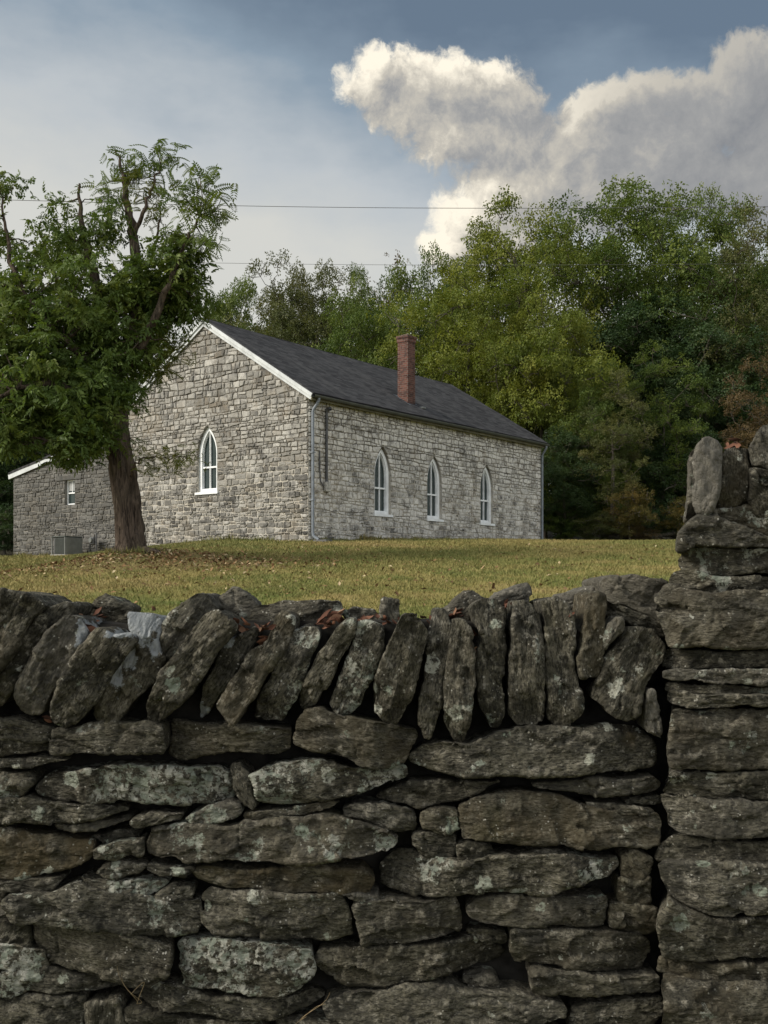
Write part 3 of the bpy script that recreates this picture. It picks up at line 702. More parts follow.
# dry grass stalks caught in the wall
for nm, base, tips, lab in [('dry_stalk', (137,1004,3.15), [((134,997),(124,985),(117,966)),((142,990),(144,982),(131,994)),((140,1000),(128,990),(122,972))], 'thin dry grass stalks poking out low in the stone wall'),
                       ('dry_twig', (300,1020,3.13), [((310,1012),(322,1004),(330,992)),((312,1010),(318,1006),(326,1004)),((306,1017),(298,1022),(296,1026))], 'thin dark dry twig caught in a joint near the wall foot')]:
    A = Acc()
    for tp in tips:
        pts = np.array([at(base[0], base[1], base[2]+.05)]+[at(x, y, base[2]-.02*i) for i, (x, y) in enumerate(tp)])
        tt = np.linspace(0, 1, 4); t2 = np.linspace(0, 1, 16)
        pc = np.stack([np.polyval(np.polyfit(tt, pts[:,k], 3), t2) for k in range(3)], 1)
        V, q = tube_np(pc, np.linspace(.0008,.0004,16), 5); A.add(V, q)
    tag(A.build(nm, M['straw'], None), lab, 'dry grass' if 'stalk' in nm else 'twig')
# ------------------------------------------------------------------ the stone church
CD = 33.0
CX, CY = -.0724*CD, CD
RZ = math.atan2(.797, .604)
Lc, Wc = 15.1, 9.33
ZE, ZR = 7.51, 10.40            # eaves and ridge
ZB = 2.2                        # below the turf
church = tag(empty('stone_church', (CX, CY, 0), RZ), 'weathered pale limestone church with dark shingle roof and lancet windows', 'church')
class Lancet:
    def __init__(s, c, z0, zt, w):
        s.c, s.z0, s.zt, s.w = c, z0, zt, w; s.h = w/2
        s.rise = min(w*1.02, (zt-z0)*.45); s.zs = zt-s.rise      # springing
        s.r = (s.h**2+s.rise**2)/(2*s.h)
    def half(s, z):
        if z < s.z0-1e-6 or z > s.zt: return None
        if z <= s.zs: return s.h
        return max(0.0, math.sqrt(max(0, s.r**2-(z-s.zs)**2))-(s.r-s.h))
    def outline(s, k=10):
        pts = [(s.c-s.h, s.z0), (s.c+s.h, s.z0)]
        zz = np.linspace(s.zs, s.zt, k)
        pts += [(s.c+s.half(z), z) for z in zz]
        pts += [(s.c-s.half(z), z) for z in zz[::-1][1:]]
        return pts
class Rect(Lancet):
    def __init__(s, c, z0, zt, w): s.c, s.z0, s.zt, s.w = c, z0, zt, w; s.h = w/2; s.zs = zt
    def half(s, z): return s.h if s.z0-1e-6 <= z <= s.zt else None
    def outline(s, k=0): return [(s.c-s.h,s.z0),(s.c+s.h,s.z0),(s.c+s.h,s.zt),(s.c-s.h,s.zt)]

def rubble(name, parent, to3, u0f, u1f, z0, z1, openings, seed, mats, hrange=(.10,.24), depth=.22, wavy=.026, topz=None, lens=(.11,.40)):
    """coursed rubble on the plane u,z: single stones, each its own outline and tint, set in recessed mortar. to3(u,z,d) d>0 outward"""
    rg = np.random.default_rng(seed)
    zs = [z0]
    while zs[-1] < z1-.08:
        hgt = rg.uniform(*hrange)
        if zs[-1] > (topz or 99): hgt = rg.uniform(.13,.25)
        zs.append(min(z1, zs[-1]+hgt))
    # courses break exactly at sills and heads
    for o in openings:
        for zc in (o.z0, o.zt):
            i = int(np.argmin([abs(z-zc) for z in zs])); zs[i] = zc
    zs = sorted(set(round(z,4) for z in zs))
    S = Acc(); Mo = Acc()
    def wave(u, k): 
        z = zs[k]
        if k in (0, len(zs)-1) or any(abs(z-o.z0) < .01 and abs(u-o.c) < o.h+.35 or abs(z-o.zt) < .01 and abs(u-o.c) < .4 for o in openings): return z
        return z+wavy*math.sin(u*2.1+k*1.7)+wavy*.8*math.sin(u*5.3+k*4.1)
    def stone(q):                                     # q: 4 corners u,z (bl,br,tr,tl)
        q = np.array(q, float); g = .013
        c = q.mean(0); w = np.linalg.norm(q[1]-q[0])+np.linalg.norm(q[2]-q[3]); hh = np.linalg.norm(q[3]-q[0])+np.linalg.norm(q[2]-q[1])
        if w < .10 or hh < .05: return
        pts = []
        for i in range(4):
            a_, b_ = q[i], q[(i+1)%4]
            for t in (0, .33, .67): pts.append(a_+(b_-a_)*t)
        pts = np.array(pts)
        dirc = c-pts; dirc /= np.linalg.norm(dirc,axis=1)[:,None]+1e-9
        pts = pts+dirc*(g+np.abs(rg.normal(0,.012,12)))[:,None]
        pts[[0,3,6,9]] += (c-pts[[0,3,6,9]])*rg.uniform(.02,.14,4)[:,None]
        pr = rg.uniform(.012,.042); inn = pts+(c-pts)*rg.uniform(.10,.2)
        tilt = rg.normal(0,.05,2)
        V = [to3(p[0],p[1],-.02) for p in pts]+[to3(p[0],p[1],pr*.72) for p in pts]+[to3(p[0],p[1],pr+float((p-c)@tilt)*.35+rg.normal(0,.003)) for p in inn]+[to3(c[0],c[1],pr+rg.normal(.004,.004))]
        a_ = np.arange(12); b_ = (a_+1)%12
        S.add(np.array(V), np.stack([a_,b_,b_+12,a_+12],1), np.stack([a_+12,b_+12,b_+24,a_+24],1), np.stack([a_+24,b_+24,np.full(12,36)],1),
              rnd=np.full(37, rg.beta(1.2,1.35)), warm=np.full(37, float(rg.random() < .16)*rg.uniform(.3,1)))
    for k in range(len(zs)-1):
        za, zb = zs[k], zs[k+1]; zm = (za+zb)/2
        # free intervals, given at the foot and at the head of the course
        cuts = []
        for o in openings:
            if zm > o.z0 and zm < o.zt:
                ha, hb = o.half(za) or o.half(zm), o.half(zb)
                if hb is None: hb = 0
                cuts.append((o.c-ha, o.c-hb, o.c+ha, o.c+hb))
        cuts.sort(); segs = []; la, lb = u0f(za), u0f(zb)
        for c in cuts: segs.append((la, lb, c[0], c[1])); la, lb = c[2], c[3]
        segs.append((la, lb, u1f(za), u1f(zb)))
        for (a0, b0, a1, b1) in segs:
            if a1-a0 < .02: continue
            nq = max(1, int((a1-a0)/.6)); e = np.linspace(0, 1, nq+1)
            for i in range(nq):
                ua, ub, ta, tb = a0+(a1-a0)*e[i], a0+(a1-a0)*e[i+1], b0+(b1-b0)*e[i], b0+(b1-b0)*e[i+1]
                Mo.add(np.array([to3(ua,wave(ua,k),0),to3(ub,wave(ub,k),0),to3(tb,wave(tb,k+1),0),to3(ta,wave(ta,k+1),0)]), np.array([[0,1,2,3]]))
            u = 0.0; W_ = a1-a0; f = [0.0]
            while u < W_-.12:
                l = rg.uniform(*lens)*(1.25 if zb-za > .22 else 1)*(1+.6*(rg.random() < .08))
                u += l; f.append(min(1, u/W_))
            if len(f) > 2 and (1-f[-2])*W_ < .22: f.pop(-2)
            f[-1] = 1.0
            j0 = rg.normal(0,.018,len(f)); j1 = rg.normal(0,.018,len(f)); j0[[0,-1]] = 0; j1[[0,-1]] = 0
            for i in range(len(f)-1):
                A0 = a0+(a1-a0)*f[i]+j0[i]; A1 = a0+(a1-a0)*f[i+1]+j0[i+1]
                B0 = b0 if i == 0 else min(max(a0+(a1-a0)*f[i]+j1[i], b0), b1); B1 = b1 if i == len(f)-2 else min(max(a0+(a1-a0)*f[i+1]+j1[i+1], b0), b1)
                if B1-B0 < .02: B0, B1 = min(B0, b1-.02), max(B1, b0+.02)
                q = [(A0,wave(A0,k)),(A1,wave(A1,k)),(B1,wave(B1,k+1)),(B0,wave(B0,k+1))]
                if zb-za > .2 and rg.random() < .3:
                    t = rg.uniform(.35,.65); ml = [q[0][j]+(q[3][j]-q[0][j])*t for j in (0,1)]; mr = [q[1][j]+(q[2][j]-q[1][j])*t for j in (0,1)]
                    stone([q[0],q[1],mr,ml]); stone([ml,mr,q[2],q[3]])
                else: stone(q)
    for o in openings:                                # reveals
        pts = o.outline(); n = len(pts)
        V = [to3(u,z,.012) for u,z in pts]+[to3(u,z,-depth) for u,z in pts]
        a_ = np.arange(n); b_ = (a_+1)%n
        Mo.add(np.array(V), np.stack([a_,a_+n,b_+n,b_],1))
    w = S.build(name, mats[0], parent, False)
    m_ = Mo.build('mortar', mats[1], w, False)
    return w
flong = lambda u, z, d: (u, -d, z)                    # the long wall, seen from the right
fgab = lambda u, z, d: (-d, u, z)                     # the gable wall, seen from the left
ops_long = [Lancet(3.86, 3.86, 6.16, .92), Lancet(7.0, 3.84, 6.14, .92), Lancet(10.66, 3.84, 6.14, .92)]
ops_gab = [Lancet(4.54, 4.60, 6.86, .96)]
lw = rubble('wall', church, flong, lambda z: 0., lambda z: Lc, ZB, ZE-.05, ops_long, 11, (M['lime_pale'], M['mortar']), (.09,.215))
rk = lambda z: max(0., (z-ZE)/(ZR-ZE)*Wc/2)
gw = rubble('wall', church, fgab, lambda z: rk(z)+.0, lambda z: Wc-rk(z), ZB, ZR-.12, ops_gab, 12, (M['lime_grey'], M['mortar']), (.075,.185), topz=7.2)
# the two walls out of sight, plain
bm = bmesh.new()
vs = [bm.verts.new(p) for p in ((Lc,0,ZB),(Lc,Wc,ZB),(Lc,Wc,ZE),(Lc,Wc/2,ZR-.1),(Lc,0,ZE))]; bm.faces.new(vs)
vs = [bm.verts.new(p) for p in ((Lc,Wc,ZB),(0,Wc,ZB),(0,Wc,ZE),(Lc,Wc,ZE))]; bm.faces.new(vs)
bm_obj('rear_wall', bm, M['lime'], church)
# roof: two slabs with real thickness
def roof_slab(name, parent, x0, x1, yE, zE, yR, zR, th, over, mat):
    d = np.array([yR-yE, zR-zE]); d /= np.linalg.norm(d); n_ = np.array([-d[1], d[0]]); n_ = n_ if n_[1] > 0 else -n_
    e = np.array([yE,zE])-d*over; r = np.array([yR,zR])
    nx, ny = 40, 16; V = []; UV = []
    for k in (1, 0):
        for j in range(ny+1):
            for i in range(nx+1):
                p = e+(r-e)*j/ny+n_*th*k
                x = x0+(x1-x0)*i/nx
                sag = -.035*math.sin(math.pi*i/nx)*j/ny+.008*math.sin(i*.9+j*1.3)
                V.append((x, p[0], p[1]+sag)); UV.append((x, np.linalg.norm(r-e)*j/ny, k))
    N_ = (nx+1)*(ny+1); idx = np.arange(N_).reshape(ny+1,nx+1)
    q = np.stack([idx[:-1,:-1],idx[:-1,1:],idx[1:,1:],idx[1:,:-1]],-1).reshape(-1,4)
    sd = []
    ring = list(idx[0,:])+list(idx[1:,-1])+list(idx[-1,-2::-1])+list(idx[-2:0:-1,0])
    for a_, b_ in zip(ring, ring[1:]+ring[:1]): sd.append((a_, a_+N_, b_+N_, b_))
    if yR < yE: q = q[:, ::-1]
    me = mesh_np(name, np.array(V), [np.concatenate([q, q[:, ::-1]+N_, np.array(sd)])], mat, parent, False)
    at_ = me.data.attributes.new('uvw','FLOAT_VECTOR','POINT'); at_.data.foreach_set('vector', np.array(UV,np.float32).ravel())
    return me
ov = .32
rf = roof_slab('roof', church, -.10, Lc+.10, 0, ZE+.03, Wc/2, ZR+.03, .09, ov, M['shingle'])
roof_slab('roof', church, -.10, Lc+.10, Wc, ZE+.03, Wc/2, ZR+.03, .09, ov, M['shingle'])
# ridge caps
A = Acc()
for i in range(52):
    x = -.1+i*(Lc+.2)/52; sg = -.035*math.sin(math.pi*i/52)
    z = ZR+.125+sg; w = .15
    V = np.array([(x,Wc/2-w,z-.085),(x,Wc/2,z+.012),(x,Wc/2+w,z-.085),(x+.31,Wc/2-w,z-.093),(x+.31,Wc/2,z+.004),(x+.31,Wc/2+w,z-.093)])
    A.add(V, np.array([[0,3,4,1],[1,4,5,2]]))
A.build('ridge_cap', M['shingle'], rf, False)
# white rake boards on the gable, two-stepped
sl = math.atan2(ZR-ZE, Wc/2); Lr = math.hypot(ZR-ZE, Wc/2)
for sgn in (0, 1):
    bm = bmesh.new()
    for (x0, x1, lo, hi) in ((-.085,-.045,-.16,.02),(-.13,-.088,-.06,.048)):
        p = []
        for s_, t_ in ((-.30, lo),(Lr, lo),(Lr, hi),(-.30, hi)):
            y = s_*math.cos(sl)-t_*math.sin(sl); z = ZE+.03+s_*math.sin(sl)+t_*math.cos(sl)
            if s_ > 0: y = Wc/2; z = ZR+.03+t_/math.cos(sl)
            p.append((Wc-y if sgn else y, z))
        for xx in (x0, x1): 
            pass
        va = [bm.verts.new((x0,)+q) for q in p]; vb = [bm.verts.new((x1,)+q) for q in p]
        bm.faces.new(va); bm.faces.new(vb[::-1])
        for i in range(4): bm.faces.new((va[i],vb[i],vb[(i+1)%4],va[(i+1)%4]))
    bm_obj('rake_board', bm, M['trim'], church)
# fascia, frieze and gutter along the eaves
for s_ in (0, 1):
    Y = lambda y: Wc-y if s_ else y
    bm = bmesh.new()
    a_, b_ = sorted((Y(-.20), Y(-.235))); box(bm, -.08, Lc+.08, a_, b_, ZE-.28, ZE-.095)
    a_, b_ = sorted((Y(-.045), Y(-.198))); box(bm, -.078, Lc+.078, a_, b_, ZE-.235, ZE-.205)
    bm_obj('fascia', bm, M['soffit'], church)
    A = Acc(); th = np.linspace(math.pi, 2*math.pi, 9); prof = [(-.315+.075*math.cos(t), ZE-.125+.085*math.sin(t)) for t in th]
    prof2 = [(-.315+.068*math.cos(t), ZE-.125+.077*math.sin(t)) for t in th[::-1]]
    pr = prof+prof2; n = len(pr); xs = np.linspace(-.1, Lc+.1, 24)
    V = np.array([(x, Y(p[0]), p[1]-.012*math.sin(x*.4)) for x in xs for p in pr]); idx = np.arange(len(xs)*n).reshape(len(xs),n)
    q = np.stack([idx[:-1],np.roll(idx[:-1],-1,1),np.roll(idx[1:],-1,1),idx[1:]],-1).reshape(-1,4)
    if s_ == 0: q = q[:, ::-1]
    A.add(V, q); gt = A.build('gutter', M['gutter'], church, False)
def downspout(pts, parent, mat, r=.048):
    pts = np.array(pts, float); A = Acc(); V, q = tube_np(pts, np.full(len(pts), r), 10); A.add(V, q)
    return A.build('downspout', mat, parent, True)
gz = lambda a, b: float(ground_z(np.array([CX+.604*a-.797*b]), np.array([CY+.797*a+.604*b]))[0])
g0 = gz(.2,-.2); g1 = gz(Lc-.1,-.2)
ds = downspout([(.16,-.315,ZE-.2),(.16,-.315,ZE-.27),(.15,-.25,ZE-.38),(.13,-.13,ZE-.52),(.12,-.098,ZE-.62),(.12,-.098,6.0),(.12,-.098,4.5),(.12,-.098,g0+.30),(.12,-.11,g0+.2),(.13,-.19,g0+.12),(.15,-.32,g0+.06)], church, M['zinc'])
for zc in (4.1, 5.6):
    bm = bmesh.new(); box(bm, .05, .19, -.152, -.040, zc, zc+.035); bm_obj('strap', bm, M['zinc'], ds)
downspout([(Lc-.10,-.315,ZE-.2),(Lc-.10,-.315,ZE-.27),(Lc-.09,-.25,ZE-.38),(Lc-.07,-.13,ZE-.52),(Lc-.06,-.098,ZE-.62),(Lc-.06,-.098,4.5),(Lc-.06,-.098,g1+.1),(Lc-.06,-.098,g1-.2)], church, M['zinc'])
# splash block under the spout
bm = bmesh.new(); box(bm, .0, .32, -.75, -.2, g0-.05, g0+.05, .012)
tag(bm_obj('splash_block', bm, M['conduit'], None), 'dark splash block under the corner downspout of the church', 'splash block')
sb = bpy.data.objects['splash_block']; sb.location = church.location; sb.rotation_euler = church.rotation_euler
# old conduit with its meter socket
xc = .82
A = Acc(); V, q = tube_np([(xc,-.075,7.0),(xc,-.075,6.4),(xc,-.075,5.2),(xc,-.075,4.75)], np.full(4,.045), 8); A.add(V,q)
cd = A.build('conduit', M['conduit'], church)
A = Acc(); V, q = tube_np([(xc,-.08,6.98),(xc,-.10,7.06),(xc,-.19,7.09),(xc,-.24,7.03)], [.055,.06,.06,.05], 8); A.add(V,q); A.build('weatherhead', M['conduit'], cd)
A = Acc(); V, q = tube_np([(xc-.33,-.06,5.72),(xc-.33,-.06,5.2),(xc-.28,-.06,4.75),(xc-.20,-.07,4.62),(xc-.05,-.075,4.62)], np.full(5,.022), 8); A.add(V,q); A.build('thin_pipe', M['conduit'], cd)
bm = bmesh.new(); box(bm, xc-.12, xc+.14, -.15, -.045, 4.42, 4.74, .02); bm_obj('meter_socket', bm, M['concrete'], cd)
# a pale water stain lies on the wall below; chimney
def chimney():
    a_, b_, s_ = 6.62, .98, .235
    zr = lambda y: ZE+.12+y*(ZR-ZE)/(Wc/2)
    bm = bmesh.new(); box(bm, a_-s_, a_+s_, b_-s_, b_+s_, ZE+.2, 10.36, .008)
    ch = bm_obj('chimney', bm, M['brick'], church)
    bm = bmesh.new(); box(bm, a_-s_-.022, a_+s_+.022, b_-s_-.022, b_+s_+.022, 10.362, 10.50, .006); box(bm, a_-s_-.045, a_+s_+.045, b_-s_-.045, b_+s_+.045, 10.502, 10.60, .008)
    box(bm, a_-.15, a_+.15, b_-.15, b_+.15, 10.602, 10.66, .01)
    bm_obj('corbel', bm, M['brick'], ch)
    bm = bmesh.new(); e = .012
    vs = [bm.verts.new(p) for p in ((a_-s_-.12,b_-s_-.16,zr(b_-s_-.16)+e),(a_+s_+.12,b_-s_-.16,zr(b_-s_-.16)+e),(a_+s_+.12,b_+s_+.12,zr(b_+s_+.12)+e),(a_-s_-.12,b_+s_+.12,zr(b_+s_+.12)+e))]
    f = bm.faces.new(vs); bmesh.ops.solidify(bm, geom=[f], thickness=.012)
    bm_obj('flashing', bm, M['zinc'], ch)
    bm = bmesh.new(); x = a_+.35; y = .5; box(bm, x-.10, x+.10, y-.10, y+.10, zr(y)-.02, zr(y)+.07, .02); bm_obj('roof_vent', bm, M['acp'], rf)
chimney()
# windows
def prism(bm, pts, f, d0, d1, inner=None):
    n = len(pts)
    A0 = [bm.verts.new(f(u,z,d0)) for u,z in pts]; A1 = [bm.verts.new(f(u,z,d1)) for u,z in pts]
    if inner is None:
        bm.faces.new(A0); bm.faces.new(A1[::-1])
        for i in range(n): bm.faces.new((A0[i],A0[(i+1)%n],A1[(i+1)%n],A1[i]))
    else:
        B0 = [bm.verts.new(f(u,z,d0)) for u,z in inner]; B1 = [bm.verts.new(f(u,z,d1)) for u,z in inner]
        for i in range(n):
            j = (i+1)%n
            bm.faces.new((A0[i],A0[j],B0[j],B0[i])); bm.faces.new((A1[i],A1[j],B1[j],B1[i]))
            bm.faces.new((A0[i],A0[j],A1[j],A1[i])); bm.faces.new((B0[i],B0[j],B1[j],B1[i]))
def rect(u0,u1,z0,z1): return [(u0,z0),(u1,z0),(u1,z1),(u0,z1)]
def church_window(o, f, parent, din=.16):
    w = .128
    bm = bmesh.new()
    inn = Lancet(o.c, o.z0+w*.8, o.zt-w*1.35, o.w-2*w); inn.zs = o.zs; inn.rise = inn.zt-inn.zs; inn.r = (inn.h**2+inn.rise**2)/(2*inn.h)
    prism(bm, o.outline(), f, -din-.04, -.075, inn.outline())
    fr = bm_obj('window', bm, M['white'], parent)
    bm = bmesh.new(); t = .017; zm = o.z0+(o.zs-o.z0)*.66
    prism(bm, rect(o.c-t, o.c+t, inn.z0, inn.zt-.03), f, -din-.03, -.115)
    prism(bm, rect(o.c-inn.h, o.c-t-.001, zm-.028, zm+.028), f, -din-.03, -.11); prism(bm, rect(o.c+t+.001, o.c+inn.h, zm-.028, zm+.028), f, -din-.03, -.11)
    w2 = .022; i2 = Lancet(o.c, inn.z0+w2, inn.zt-w2*1.3, inn.w-2*w2); i2.zs = inn.zs; i2.rise = i2.zt-i2.zs; i2.r = (i2.h**2+i2.rise**2)/(2*i2.h)
    prism(bm, inn.outline(), f, -din-.032, -.125, i2.outline())
    bm_obj('sash', bm, M['white'], fr)
    bm = bmesh.new(); vs = [bm.verts.new(f(u,z,-din-.015)) for u,z in inn.outline()]; bm.faces.new(vs); bm_obj('pane', bm, M['glass'], fr)
    bm = bmesh.new(); prism(bm, rect(o.c-o.h-.07, o.c+o.h+.07, o.z0-.085, o.z0-.003), f, -.1, .075); bm_obj('sill', bm, M['white'], fr)
for o in ops_long: church_window(o, flong, church)
for o in ops_gab: church_window(o, fgab, church)
# the low annexe against the far side
ax0 = .5; bA, bB = Wc, 16.6
zl, zh = 5.98, 7.36
an = tag(empty('stone_annexe', (CX, CY, 0), RZ), 'low dark grey stone annexe with lean-to roof beside the tree trunk', 'annexe')
fan = lambda u, z, d: (ax0-d, u, z)
oa = [Rect(12.81, 4.55, 5.52, .62)]
def u1(z): return bB if z <= zl else max(bA+.05, bB-(z-zl)/(zh-zl)*(bB-bA))
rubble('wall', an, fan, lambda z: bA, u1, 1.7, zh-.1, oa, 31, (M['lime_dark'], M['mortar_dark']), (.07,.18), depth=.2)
bm = bmesh.new()
vs = [bm.verts.new(p) for p in ((ax0,bB,1.7),(ax0+6,bB,1.7),(ax0+6,bB,zl),(ax0,bB,zl))]; bm.faces.new(vs)
vs = [bm.verts.new(p) for p in ((ax0+6,bB,1.7),(ax0+6,bA,1.7),(ax0+6,bA,zh),(ax0+6,bB,zl))]; bm.faces.new(vs)
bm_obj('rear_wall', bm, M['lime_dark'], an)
roof_slab('roof', an, ax0-.12, ax0+6.1, bB, zl+.02, bA-.02, zh+.02, .08, .2, M['shingle'])
bm = bmesh.new(); s2 = math.atan2(zh-zl, bB-bA); Lr2 = math.hypot(zh-zl, bB-bA)
p = []
for s_, t_ in ((-.25,-.19),(Lr2,-.19),(Lr2,.0),(-.25,.0)):
    p.append((bB-(s_*math.cos(s2)-t_*math.sin(s2)), zl+.02+s_*math.sin(s2)+t_*math.cos(s2)))
va = [bm.verts.new((ax0-.10,)+q) for q in p]; vb = [bm.verts.new((ax0-.06,)+q) for q in p]
bm.faces.new(va); bm.faces.new(vb)
for i in range(4): bm.faces.new((va[i],vb[i],vb[(i+1)%4],va[(i+1)%4]))
bm_obj('rake_board', bm, M['trim'], an)
o = oa[0]; bm = bmesh.new(); prism(bm, o.outline(), fan, -.15, -.09, rect(o.c-o.h+.05, o.c+o.h-.05, o.z0+.05, o.zt-.05)); fr = bm_obj('window', bm, M['white'], an)
bm = bmesh.new(); prism(bm, rect(o.c-o.h+.051, o.c+o.h-.051, 4.99, 5.04), fan, -.145, -.10); prism(bm, rect(o.c-.012, o.c+.012, 5.042, o.zt-.052), fan, -.14, -.11); bm_obj('sash', bm, M['white'], fr)
bm = bmesh.new(); vs = [bm.verts.new(fan(u,z,-.135)) for u,z in rect(o.c-o.h+.05,o.c+o.h-.05,o.z0+.05,o.zt-.05)]; bm.faces.new(vs); bm_obj('pane', bm, M['glass'], fr)
bm = bmesh.new(); vs = [bm.verts.new(fan(u,z,-.130)) for u,z in rect(o.c-o.h+.06,o.c+o.h-.06,5.1,o.zt-.06)]; f_=bm.faces.new(vs); bm_obj('blind', bm, M['curtain'], fr)
bm = bmesh.new(); prism(bm, rect(o.c-.75, o.c+.85, o.zt+.003, o.zt+.17), fan, -.1, .05); bm_obj('lintel', bm, M['lime_dark'], an)
# condenser unit and pipes in front of the annexe
def loc_empty(name, a, b, label, cat):
    o = empty(name, (CX+.604*a-.797*b, CY+.797*a+.604*b, 0), RZ); o.location.z = gz(a, b); return tag(o, label, cat)
ac = loc_empty('air_conditioner', -.45, 11.7, 'grey green louvred air conditioning unit on the turf below the annexe window', 'air conditioner')
bm = bmesh.new(); box(bm, -.50, .50, -.52, .52, -.12, .06, .01); bm_obj('pad', bm, M['concrete'], ac)
bm = bmesh.new(); box(bm, -.40, .40, -.42, .42, .062, .80, .03)
bm_obj('core', bm, M['conduit'], ac)
bm = bmesh.new()
for i in range(22):
    z = .10+i*.031; box(bm, -.425, -.403, -.44, .30, z, z+.016); box(bm, -.40, .40, -.445, -.423, z, z+.016)
o = bm_obj('louvre', bm, M['ac'], ac)
bm = bmesh.new(); box(bm, -.44, .44, -.46, .46, .802, .86, .02); bm_obj('lid', bm, M['ac'], ac)
bm = bmesh.new(); box(bm, -.41, .41, -.478, -.447, .064, .80, .01); bm_obj('service_panel', bm, M['acp'], ac)
for sx, sy in ((-1,-1),(-1,1),(1,-1),(1,1)):
    bm = bmesh.new(); box(bm, sx*.43-.02, sx*.43+.02, sy*.45-.02, sy*.45+.02, .063, .80); bm_obj('post', bm, M['acp'], ac)
ac.scale = (.88,.88,.86)
gm = loc_empty('gas_meter', .22, 11.0, 'small dark gas meter and pipes standing against the annexe by the tree', 'gas meter')
A = Acc()
for pts in ([(0,-.18,0),(0,-.18,.75),(0,-.16,.85),(0,-.05,.86)],[(0,.2,0),(0,.2,.45),(0,.15,.52),(0,.05,.52)],[(0,-.18,.45),(0,-.1,.46),(0,.0,.50)]):
    V, q = tube_np(pts, np.full(len(pts),.03), 8); A.add(V,q)
A.build('pipe', M['conduit'], gm)
bm = bmesh.new(); box(bm, -.1, .1, -.12, .12, .42, .72, .035); bm_obj('meter_body', bm, M['conduit'], gm)
bm = bmesh.new(); bmesh.ops.create_cone(bm, cap_ends=True, segments=16, radius1=.09, radius2=.09, depth=.06, matrix=Matrix.Translation((-.13,0,.6))@Matrix.Rotation(R(90),4,'Y')); bm_obj('dial', bm, M['acp'], gm)
# ------------------------------------------------------------------ ground
xs = np.concatenate([np.linspace(-260,-30,24)[:-1], np.linspace(-30,30,121), np.linspace(30,260,24)[1:]])
ys = np.concatenate([np.linspace(-60,0,7)[:-1], np.linspace(0,62,156), np.linspace(62,380,46)[1:]])
X, Y = np.meshgrid(xs, ys); Z = ground_z(X, Y)
ny, nx = X.shape; idx = np.arange(nx*ny).reshape(ny, nx)
q = np.stack([idx[:-1,:-1],idx[:-1,1:],idx[1:,1:],idx[1:,:-1]],-1).reshape(-1,4)
g = mesh_np('ground', np.stack([X,Y,Z],-1).reshape(-1,3), [q], M['turf'], None, True); g['kind'] = 'structure'
# ------------------------------------------------------------------ mown grass
def grass():
    rg = np.random.default_rng(5)
    n = 330000
    y = 3.9+(36-3.9)*rg.random(n)**1.15
    x = (rg.random(n)*2-1)*(.42*y+2.0)
    P = np.stack([x*1.1, y*1.1, 0*x], 1)
    keepm = (vnoise(P, 3)*.5+.5+rg.random(n)*.7 > .45)
    a_ = (x-CX)*.604+(y-CY)*.797; b_ = -(x-CX)*.797+(y-CY)*.604
    inside = (a_ > -.05) & (b_ > -.05)
    keepm &= ~inside
    d = ((x+5.0)/2.6)**2+((y-22.8)/1.9)**2; keepm &= (d > 1) | (rg.random(n) < .3)
    x, y = x[keepm], y[keepm]
    # longer growth left along the foot of the walls and the old trunk
    k = 5200; u = rg.random(k); e = rg.normal(0,.07,k); wl = u < .6
    ua = np.where(wl, u/.6*Lc, 0); ub = np.where(wl, 0, (u-.6)/.4*16.4)
    ea = np.where(wl, 0, -.10-np.abs(e)); eb = np.where(wl, -.10-np.abs(e), 0); aa, bb = ua+ea+np.where((~wl) & (ub > Wc), .5, 0), ub+eb
    tha = rg.uniform(0,6.28,900); rr = .44+np.abs(rg.normal(0,.10,900))
    x = np.concatenate([x, CX+.604*aa-.797*bb, -5.72+np.cos(tha)*rr]); y = np.concatenate([y, CY+.797*aa+.604*bb, 24+np.sin(tha)*rr]); n = len(x); z = ground_z(x, y)
    tall = np.ones(n); tall[-k-900:] = rg.uniform(1.2,3.6,k+900)*(vnoise(np.stack([x[-k-900:]*2,y[-k-900:]*2,0*x[-k-900:]],1),4)*.5+.7)
    s = (.022+.034*rg.random(n))*(.8+y/45)*tall; w = .0035+.0007*y*.55
    th = rg.uniform(0, 6.28, n); lean = rg.normal(0,.5,(n,2))
    dx, dy = np.cos(th)*w, np.sin(th)*w
    base = np.stack([x,y,z-.005],1)
    V = np.empty((n,3,3)); V[:,0] = base+np.stack([dx,dy,0*dx],1); V[:,1] = base-np.stack([dx,dy,0*dx],1)
    V[:,2] = base+np.stack([lean[:,0]*s,lean[:,1]*s,s],1)
    o = mesh_np('grass', V.reshape(-1,3), [np.arange(n*3).reshape(n,3)], M['blade'], None, False, {'tint': ('POINT','FLOAT',np.repeat(rg.random(n),3))})
    tag(o, 'mown green and straw coloured grass sloping up to the church', 'grass', kind='stuff')
grass()
